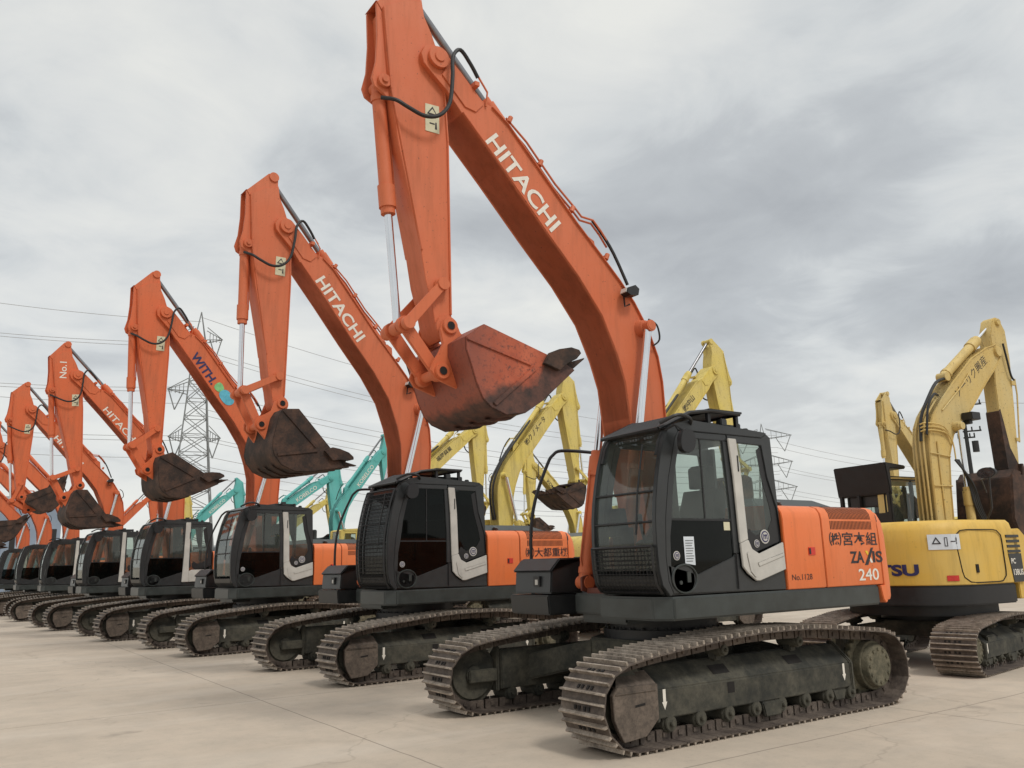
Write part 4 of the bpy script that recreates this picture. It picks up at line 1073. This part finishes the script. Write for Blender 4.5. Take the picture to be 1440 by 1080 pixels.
    for k in range(3): mb.tube([(-.30, .10, 3.78 - k * .06), (-.36, .185, 3.80 - k * .06), (-.80, .19, 3.76 - k * .05), (-.98, .19, 3.50), (-1.0, .19, 3.2)], .013, 6, smooth=3)
    mb.tube([(-.85, .17, 4.05), (-1.45, .17, 4.50), (-1.75, .17, 4.78)], .013, 6); mb.tube([(-.56, .165, 2.1), (-.58, .165, 3.0), (-.60, .165, 3.5)], .013, 6); mb.tube([(-.36, .17, 2.75), (-.84, .17, 2.75)], .012, 6); mb.tube([(-.36, .17, 3.3), (-.9, .17, 3.25)], .012, 6)
    link('hydraulic_pipe', mb.mesh('hydraulic_pipe', [MAT['yellow_c']]), b)
    HS = [([(-1.05 + .03 * k, .2, 3.2), (-1.1, .30 + .02 * k, 2.8), (-1.12 - .05 * k, .34, 2.4), (-1.35 - .04 * k, .3, 2.15)], .02) for k in range(4)]
    HS += [([(-.85, .12, 4.32), (-.62, .2, 4.30), (-.42, .2, 4.05), (-.33, .18, 3.6)], .022), ([(-1.2, .05, 4.66), (-.9, .08, 4.55), (-.60, .08, 4.22), (-.38, .08, 3.9), (-.3, .08, 3.5)], .028),
           ([(-2.90, .18, 5.45), (-2.96, .18, 5.1), (-3.02, .17, 4.85), (-3.14, .14, 4.78)], .018)]
    for pts, rad in HS:
        mb = MB(); mb.tube(pts, rad, 6, smooth=4); link('hydraulic_hose', mb.mesh('hydraulic_hose', [MAT['rubber']]), b)
    link('boom_lettering', text_mesh('ソーリク興産', 1.25, .18, MAT['decal_k'], (-1.38, 4.30), math.radians(36.5), .1525, 1, bold=-.004), b)
    mb = MB(); mb.box(-1.60, -1.36, .16, .36, 3.90, 4.03); mb.box(-1.53, -1.43, .12, .25, 3.84, 3.90); mb.box(-1.615, -1.60, .18, .34, 3.91, 4.02, 1)
    link('work_lamp', mb.mesh('work_lamp', [MAT['black'], MAT['lamp']], bevel=.012), b)
    P = Vector((-2.70, 0, 5.36)); Q = Vector((-2.42, 0, 3.0))
    mb = MB(); mb.prism([(-2.66, 5.60), (-2.80, 5.92), (-2.90, 5.98), (-3.0, 5.96), (-3.14, 5.74), (-3.16, 5.2), (-3.06, 4.26), (-2.93, 3.2), (-2.82, 3.0), (-2.66, 2.98), (-2.58, 3.1), (-2.56, 3.9), (-2.58, 4.67), (-2.66, 5.2)], -.12, .12)
    for s in (-1, 1): mb.cyl((-2.92, s * .11, 5.88), (-2.92, s * .16, 5.88), .07, 14)
    a = link('arm', mb.mesh('arm', [MAT['yellow_c'], MAT['mud']], bevel=.012, ang=40), r, mw=up)
    mb = MB(); mb.tube([(-3.17, .14, 4.80), (-3.17, .14, 4.5), (-3.08, .14, 4.0), (-3.01, .14, 3.6)], .014, 6); mb.box(-3.18, -3.05, .10, .15, 4.68, 4.76); mb.box(-3.03, -2.92, .10, .15, 3.62, 3.68)
    link('hydraulic_pipe', mb.mesh('hydraulic_pipe', [MAT['yellow_c']]), a)
    mb = MB(); mb.prism([(-2.552, 4.15), (-2.552, 3.9), (-2.572, 3.1), (-2.66, 2.97), (-2.83, 2.99), (-2.90, 3.2), (-2.72, 3.5), (-2.66, 3.9), (-2.60, 4.2)], -.126, .126)
    link('worn_patch', mb.mesh('worn_patch', [MAT['mud']]), a, label='dark rusty worn lower arm')
    for o in (cyl_obj(r, 'boom_cylinder', Vector((-1.12, 0, 1.5)), Vector((-1.15, 0, 3.78)), .235, .07, .042, .52, 'yellow_c'), cyl_obj(r, 'boom_cylinder', Vector((-1.12, 0, 1.5)), Vector((-1.15, 0, 3.78)), -.235, .07, .042, .52, 'yellow_c'),
              cyl_obj(r, 'arm_cylinder', Vector((-1.25, 0, 4.70)), Vector((-2.93, 0, 5.88)), 0, .085, .028, .66, 'yellow_c')): o.matrix_local = up
    mb = MB(); prof = [(-2.30, 3.0), (-2.10, 3.05), (-1.95, 2.9), (-1.85, 2.2), (-1.95, 1.9), (-2.35, 1.75), (-2.75, 1.9), (-2.9, 2.3), (-2.95, 2.95), (-2.86, 2.95), (-2.80, 2.35), (-2.70, 2.0), (-2.35, 1.86), (-2.05, 1.98), (-1.97, 2.25), (-2.08, 2.85), (-2.25, 2.9)]
    mb.prism(prof, -.5, .5); mb.prism([(-2.3, 2.95), (-1.98, 2.95), (-1.87, 2.2), (-1.97, 1.92), (-2.35, 1.77), (-2.73, 1.92), (-2.9, 2.35), (-2.93, 2.9)], -.52, -.49); mb.prism([(-2.3, 2.95), (-1.98, 2.95), (-1.87, 2.2), (-1.97, 1.92), (-2.35, 1.77), (-2.73, 1.92), (-2.9, 2.35), (-2.93, 2.9)], .49, .52)
    bk = link('bucket', mb.mesh('bucket', [MAT['mud']], bevel=.01), r, mw=up)
    for y in (-.44, -.15, .15, .44):
        m3 = MB(); m3.prism([(-2.97, 2.9), (-2.83, 2.9), (-2.87, 3.2), (-2.93, 3.2)], y - .05, y + .05); link('tooth', m3.mesh('tooth', [MAT['mud']], bevel=.008), bk)
    return r
short_tail()

# ------------------------------------------------------------------ rows behind
def bgm(loc, rz, label, group, colr, F, P, Q, bang, letters=None, lside=1, name='excavator', scale=1, bcol=None, cabcol='grey', rail=False, mats=None):
    r = empty(name, loc, rz, label, 'excavator', group)
    r.scale = (scale,) * 3
    add_tracks(r, detail=False)
    cab_parts(r, body=cabcol, trim='straight', guard=False, roofguard=False, stickers=False, detail=False)
    upper_parts(r, colr, False, rail=rail)
    attach(r, F, P, Q, bang, col=bcol or colr, letters=letters, lside=lside, detail=False, sticker=False)
    return r
GY = 'yellow excavators behind the front row'; GT = 'teal excavators behind the front row'
bgm((7.05, 14, 0), PI, 'tall yellow excavator facing right with raised muddy bucket, between the two nearest orange ones', GY, 'yellow_b', (.02, 1.95), (-2.45, 7.02), (-2.90, 4.25), -5, ('KOBELCO', .01, .01, (0, 0), 0, 'decal_k') if False else ('㈱クノメータ', 1.25, .20, (-1.35, 5.36), .01, 'decal_k'), cabcol='yellow_b')
bgm((7.0, 7.8, 0), PI, 'yellow excavator whose boom peak rises right above the roof of the nearest cab', GY, 'yellow_b', (-.15, 1.9), (-2.859, 6.659), (-3.45, 3.9), -20, ('㈱中山', .6, .20, (-1.75, 5.70), .01, 'decal_k'), cabcol='yellow_b')
bgm((5.0, 20, 0), PI, 'yellow excavator with thin dark arm, partly hidden by the nearest orange bucket', GY, 'yellow_b', (-1.2, 1.9), (-4.73, 6.79), (-4.96, 4.0), 0, ('福岡興業', .8, .18, (-1.62, 5.60), .01, 'decal_k'), cabcol='yellow_b')
bgm((14.9, 24, 0), 0, 'small far yellow excavator facing left, seen under the tall yellow one\'s arm', GY, 'yellow_b', (3.2, 1.9), (.625, 6.137), (.45, 3.8), -20, ('KOMATSU', 1.3, .2, (-2.40, 6.15), .02, 'decal_k'), lside=-1, cabcol='yellow_b')
bgm((26.8, 11, 0), 0, 'weathered yellow excavator facing left, its folded boom rising behind the black visor cab', GY, 'yellow_c', (-.15, 1.87), (-3.10, 7.05), (-3.35, 4.05), -20, None, lside=-1, cabcol='yellow_b')
bgm((7.0, 27, 0), PI, 'largest teal excavator, boom raised just left of the second orange one\'s cab', GT, 'teal', (-.15, 1.9), (-2.18, 6.80), (-2.50, 4.2), -20, ('KOBELCO', 1.3, .2, (-1.60, 5.42), .01, 'decal_w'))
bgm((4.5, 33, 0), PI, 'teal excavator with white lettering, boom just above the third orange cab', GT, 'teal', (-.9, 1.9), (-4.60, 6.22), (-4.94, 3.5), -20, ('KOBELCO', 1.3, .2, (-1.60, 5.42), .01, 'decal_w'))
bgm((4.5, 41, 0), PI, 'farthest teal excavator, boom peak left of the third orange cab', GT, 'teal', (.55, 1.9), (-2.128, 6.178), (-2.5, 3.9), -20, ('KOBELCO', 1.3, .2, (-1.60, 5.42), .01, 'decal_w'))
bgm((2.4, 40, 0), PI, 'orange excavator facing right in the back row, beyond the fourth orange cab', None, 'orange_c', (2.5, 1.9), (.5, 5.6), (.2, 3.7), -20)
bgm((9.0, 36, 0), PI, 'far yellow excavator mostly hidden between two teal booms', GY, 'yellow_b', (1.6, 1.9), (-1.2, 5.3), (-1.6, 3.2), -20, cabcol='yellow_b')
bgm((4.4, 48, 0), PI, 'far yellow excavator whose folded arm shows beside the farthest teal boom', GY, 'yellow_b', (1.5, 1.9), (-1.0, 6.1), (-1.4, 3.9), -20, cabcol='yellow_b')

# ------------------------------------------------------------------ power line
def member(mb, a, b, r): mb.cyl(a, b, r, 4)
def tower_mesh(H, w0, w1, arms, r=.095):
    mb = MB(); n = 13
    zs = [H * .86 * i / n for i in range(n + 1)]
    def hw(z): t = z / (H * .86); return w0 * (1 - t) ** 1.25 + w1 * (1 - (1 - t) ** 1.25) if t < 1 else w1
    C = [(-1, -1), (1, -1), (1, 1), (-1, 1)]
    for i in range(n):
        a, b = zs[i], zs[i + 1]; ha, hb = hw(a), hw(b)
        for k in range(4):
            p, q = C[k], C[(k + 1) % 4]
            member(mb, (p[0] * ha, p[1] * ha, a), (p[0] * hb, p[1] * hb, b), r)
            member(mb, (p[0] * ha, p[1] * ha, a), (q[0] * hb, q[1] * hb, b), r * .6)
            member(mb, (q[0] * ha, q[1] * ha, a), (p[0] * hb, p[1] * hb, b), r * .6)
            member(mb, (p[0] * hb, p[1] * hb, b), (q[0] * hb, q[1] * hb, b), r * .6)
    t = hw(H * .86)
    for p in C: member(mb, (p[0] * t, p[1] * t, H * .86), (0, 0, H), r * .8)
    for z, L in arms:
        h = hw(z)
        for s in (-1, 1):
            tip = (s * L, 0, z + .4)
            for y in (-1, 1):
                member(mb, (s * h, y * h, z), tip, r * .7); member(mb, (s * h, y * h, z + 1.9), tip, r * .7)
            for k in range(1, 5):
                q = k / 5; x = s * (h + (L - h) * q); member(mb, (x, h * (1 - q), z + .4 * q), (x, h * (1 - q), z + 1.9 - 1.5 * q), r * .5); member(mb, (x, h * (1 - q), z), (x, -h * (1 - q), z), r * .5)
            member(mb, (s * L * .95, 0, z + .3), (s * L * .72, 0, z - 2.6), r * .9); member(mb, (s * L * .45, 0, z + .2), (s * L * .72, 0, z - 2.6), r * .9)
    return mb.mesh('lattice', [MAT['steel_far']], ang=10)
CAM = Vector((-7.0866, -7.3117, 1.6435))
def azpos(az, d): a = math.radians(az); return (CAM.x + math.sin(a) * d, CAM.y + math.cos(a) * d, 0)
A1 = [(20.5, 3.6), (27.5, 4.1), (35.5, 3.2)]
tA = link('power_pylon', tower_mesh(40, 3.7, .95, A1), None, label='tall lattice power pylon standing behind the left orange booms', category='pylon', group='lattice power pylons')
tA.location = azpos(13.2, 128); tA.rotation_euler = (0, 0, math.radians(-12))
tB = link('power_pylon', tower_mesh(27, 2.6, .7, [(14.2, 5.6), (19.0, 5.2), (24.0, 5.4)], r=.075), None, label='distant lattice power pylon showing just right of the nearest cab', category='pylon', group='lattice power pylons')
tB.location = azpos(51.4, 165); tB.rotation_euler = (0, 0, math.radians(-55))
def wire(az0, d0, z0, az1, d1, z1, sag, lab, r=.045):
    a = Vector(azpos(az0, d0)) + Vector((0, 0, z0)); b = Vector(azpos(az1, d1)) + Vector((0, 0, z1)); mb = MB()
    mb.tube([a.lerp(b, i / 24) - Vector((0, 0, sag * 4 * (i / 24) * (1 - i / 24))) for i in range(25)], r, 4)
    o = link('power_line', mb.mesh('power_line', [MAT['cable']]), None, label=lab, category='power line', group='overhead power lines')
    return o
WL = 'thin overhead power line strung across the cloudy sky'
for k, z in enumerate((28.5, 27.9, 35.2, 34.6, 26.0, 21.2, 20.5, 18.0, 38.5)):
    wire(-20, 150, z + 5 + k * .5, 13.2, 128, z, 3, WL, .04)
for k, z in enumerate((39.2, 34.2, 33.5, 28.2, 27.4, 25.4, 24.5, 21.3, 20.8, 18.5, 17.0, 15.6)):
    wire(13.2, 128, z, 52.3, 165, z * .58 + 1.8 + (k % 2) * .6, 4, WL, .04)
for k, z in enumerate((23.5, 22.2, 18.6, 17.9, 14.5, 13.6)):
    wire(52.3, 165, z, 75, 230, z - 1 + k, 6, WL, .035)
# wooden-style utility pole on the right
mb = MB(); mb.cyl((0, 0, 0), (0, 0, 11.4), .16, 10, .11)
for z, L in ((10.9, 1.1), (9.2, .9), (8.8, .5)):
    mb.box(-L, L, -.05, .05, z, z + .09)
    for s in (-1, -.45, .45, 1): mb.cyl((s * L * .92, 0, z + .08), (s * L * .92, 0, z + .32), .05, 6)
mb.cyl((.45, 0, 7.9), (.45, 0, 8.6), .2, 10)
up_ = link('utility_pole', mb.mesh('utility_pole', [MAT['black']]), None, label='dark utility pole with crossarms behind the yellow boom on the right', category='utility pole')
up_.location = azpos(63.4, 60); up_.rotation_euler = (0, 0, math.radians(-63))
mb = MB(); a = Vector(azpos(63.4, 60)) + Vector((0, 0, 11.2)); b = Vector(azpos(80, 70)) + Vector((0, 0, 11.4)); mb.tube([a.lerp(b, i / 12) - Vector((0, 0, .6 * 4 * (i / 12) * (1 - i / 12))) for i in range(13)], .02, 4)
link('power_line', mb.mesh('power_line', [MAT['cable']]), None, label='single cable leading right from the utility pole', category='power line')
mb = MB(); mb.cyl((0, 0, 0), (0, 0, 9), .05, 6, .02); mb.cyl((0, 0, 0), (0, 0, .5), .2, 8)
o = link('antenna_mast', mb.mesh('antenna_mast', [MAT['steel_far']]), None, label='thin pale mast above the black visor cab', category='mast'); o.location = azpos(57.6, 75)

# distant sheds
def shed(name, az, d, w, dep, h, colr, label, rz):
    r = empty(name, azpos(az, d), rz, label, 'building')
    m = plain('shed_' + name + str(int(d)), colr, .7, var=.1, scale=.4)
    mb = MB(); mb.box(-w, w, -dep, dep, 0, h); link('wall', mb.mesh('wall', [m]), r)
    mb = MB(); mb.add([(-w - .3, -dep - .3, h), (w + .3, -dep - .3, h), (w + .3, dep + .3, h), (-w - .3, dep + .3, h), (-w - .3, 0, h + dep * .12 + .4), (w + .3, 0, h + dep * .12 + .4)], [[0, 1, 5, 4], [3, 2, 5, 4], [0, 4, 3], [1, 5, 2], [0, 1, 2, 3]])
    link('roof', mb.mesh('roof', [MAT['steel_far']]), r)
    for k in range(5):
        mb = MB(); x = -w * .8 + k * w * .4; mb.box(x - w * .08, x + w * .08, -dep - .03, -dep + .02, h * .45, h * .7); link('window', mb.mesh('window', [MAT['black']]), r)
    return r
shed('warehouse', 4.2, 110, 3.2, 6, 9.5, (.22, .27, .34), 'small blue grey building between the left orange cabs', math.radians(-4))
shed('warehouse', 3, 140, 22, 8, 4.0, (.55, .56, .56), 'long low white shed on the horizon at the left', math.radians(-4))
shed('warehouse', 26, 150, 40, 10, 4.5, (.38, .42, .45), 'long low grey shed on the horizon behind the teal excavators', math.radians(-26))
shed('warehouse', 52, 130, 30, 9, 4.0, (.42, .42, .40), 'low pale shed on the horizon behind the nearest excavator', math.radians(-52))
shed('warehouse', 68, 120, 24, 8, 4.0, (.35, .36, .36), 'low grey shed on the horizon at the right', math.radians(-68))

# ------------------------------------------------------------------ ground
mb = MB(); mb.add([(-900, -900, 0), (900, -900, 0), (900, 900, 0), (-900, 900, 0)], [[0, 1, 2, 3]])
g = link('ground', mb.mesh('ground', [MAT['ground']]), None, kind='structure')

# ------------------------------------------------------------------ sky
W = bpy.data.worlds.new('World'); SC.world = W; W.use_nodes = True
nt = W.node_tree; bg = nt.nodes['Background']
sky = nt.nodes.new('ShaderNodeTexSky'); sky.sky_type = 'NISHITA'; sky.sun_disc = False
SUN_EL, SUN_AZ = math.radians(54), math.radians(172)
sky.sun_elevation = SUN_EL; sky.sun_rotation = SUN_AZ
sk = nt.nodes.new('ShaderNodeVectorMath'); sk.operation = 'SCALE'; sk.inputs['Scale'].default_value = 1.0
nt.links.new(sky.outputs['Color'], sk.inputs[0])
tc = nt.nodes.new('ShaderNodeTexCoord'); sx = nt.nodes.new('ShaderNodeSeparateXYZ'); nt.links.new(tc.outputs['Generated'], sx.inputs[0])
def M(op, a, b=None, c=None):
    q = nt.nodes.new('ShaderNodeMath'); q.operation = op
    for i, v in enumerate((a, b, c)):
        if v is None: continue
        if isinstance(v, bpy.types.NodeSocket): nt.links.new(v, q.inputs[i])
        else: q.inputs[i].default_value = v
    return q.outputs[0]
zz = M('MAXIMUM', sx.outputs['Z'], 0.0); den = M('ADD', zz, .16)
cx = M('DIVIDE', sx.outputs['X'], den); cy = M('DIVIDE', sx.outputs['Y'], den)
cb = nt.nodes.new('ShaderNodeCombineXYZ'); nt.links.new(cx, cb.inputs[0]); nt.links.new(cy, cb.inputs[1]); cb.inputs[2].default_value = 3.7
def cn(scale, det, rough, dist, off):
    n = nt.nodes.new('ShaderNodeTexNoise'); n.inputs['Scale'].default_value = scale; n.inputs['Detail'].default_value = det; n.inputs['Roughness'].default_value = rough; n.inputs['Distortion'].default_value = dist
    mp = nt.nodes.new('ShaderNodeMapping'); mp.inputs['Location'].default_value = off
    nt.links.new(cb.outputs[0], mp.inputs['Vector']); nt.links.new(mp.outputs['Vector'], n.inputs['Vector']); return n.outputs['Fac']
n1 = cn(1.35, 4, .5, .3, (7.3, 1.2, 0)); n2 = cn(3.6, 7, .62, .5, (5, 1, 2))
v = M('ADD', M('MULTIPLY', n1, .72), M('MULTIPLY', n2, .28))
# a heavier cloud bank stands in the east, the cover is thinner to the north-west
dt = nt.nodes.new('ShaderNodeVectorMath'); dt.operation = 'DOT_PRODUCT'; nt.links.new(tc.outputs['Generated'], dt.inputs[0]); dt.inputs[1].default_value = (.80, .47, .37)
bank = M('MULTIPLY', M('MAXIMUM', M('SUBTRACT', dt.outputs['Value'], .86), 0.0), .75)
v = M('ADD', M('SUBTRACT', v, bank), .03)
cloud = ramp(nt, v, [(.24, (3.6, 3.75, 3.9)), (.42, (4.9, 5.1, 5.2)), (.48, (5.9, 6.1, 6.1)), (.54, (6.7, 6.8, 6.65)), (.64, (7.6, 7.6, 7.2))])
# higher sky a little brighter, as under real overcast
lift = M('ADD', 1.0, M('MULTIPLY', M('MAXIMUM', M('SUBTRACT', zz, .64), 0.0), 2.4))
cs = nt.nodes.new('ShaderNodeVectorMath'); cs.operation = 'SCALE'; nt.links.new(cloud, cs.inputs[0]); nt.links.new(lift, cs.inputs['Scale'])
hz = ramp(nt, zz, [(0, (1, 1, 1)), (.08, (.6,) * 3), (.26, (0, 0, 0))])
c1 = mix(nt, hz, cs.outputs['Vector'], (7.35, 7.3, 6.95))
c2 = mix(nt, .90, sk.outputs['Vector'], c1)
nt.links.new(c2, bg.inputs['Color']); bg.inputs['Strength'].default_value = .10

sun = bpy.data.lights.new('sun', 'SUN'); sun.energy = 1.3; sun.angle = math.radians(12); sun.color = (1, .96, .9)
so = bpy.data.objects.new('sun', sun); COL.objects.link(so)
az = SUN_AZ
d = Vector((math.sin(az) * math.cos(SUN_EL), math.cos(az) * math.cos(SUN_EL), math.sin(SUN_EL)))
so.rotation_euler = (-d).to_track_quat('-Z', 'Y').to_euler(); so.location = (0, 0, 30)

# ------------------------------------------------------------------ camera
f, pit, yaw, rol = 1161.8626, 0.2150135, 0.6024671, -0.0253211
Fv = Vector((math.sin(yaw) * math.cos(pit), math.cos(yaw) * math.cos(pit), math.sin(pit)))
Rv = Vector((math.cos(yaw), -math.sin(yaw), 0)); Uv = Rv.cross(Fv)
R2 = Rv * math.cos(rol) + Uv * math.sin(rol); U2 = -Rv * math.sin(rol) + Uv * math.cos(rol)
cd = bpy.data.cameras.new('camera'); cd.sensor_width = 36; cd.lens = f / 1440 * 36; cd.clip_end = 3000; cd.clip_start = .05
co = bpy.data.objects.new('camera', cd); COL.objects.link(co)
m = Matrix((R2, U2, -Fv)).transposed().to_4x4(); m.translation = CAM; co.matrix_world = m
SC.camera = co
SC.view_settings.view_transform = 'Standard'; SC.view_settings.look = 'None'; SC.view_settings.exposure = .2; SC.view_settings.gamma = 1
SC.cycles.max_bounces = 6; SC.cycles.transparent_max_bounces = 12
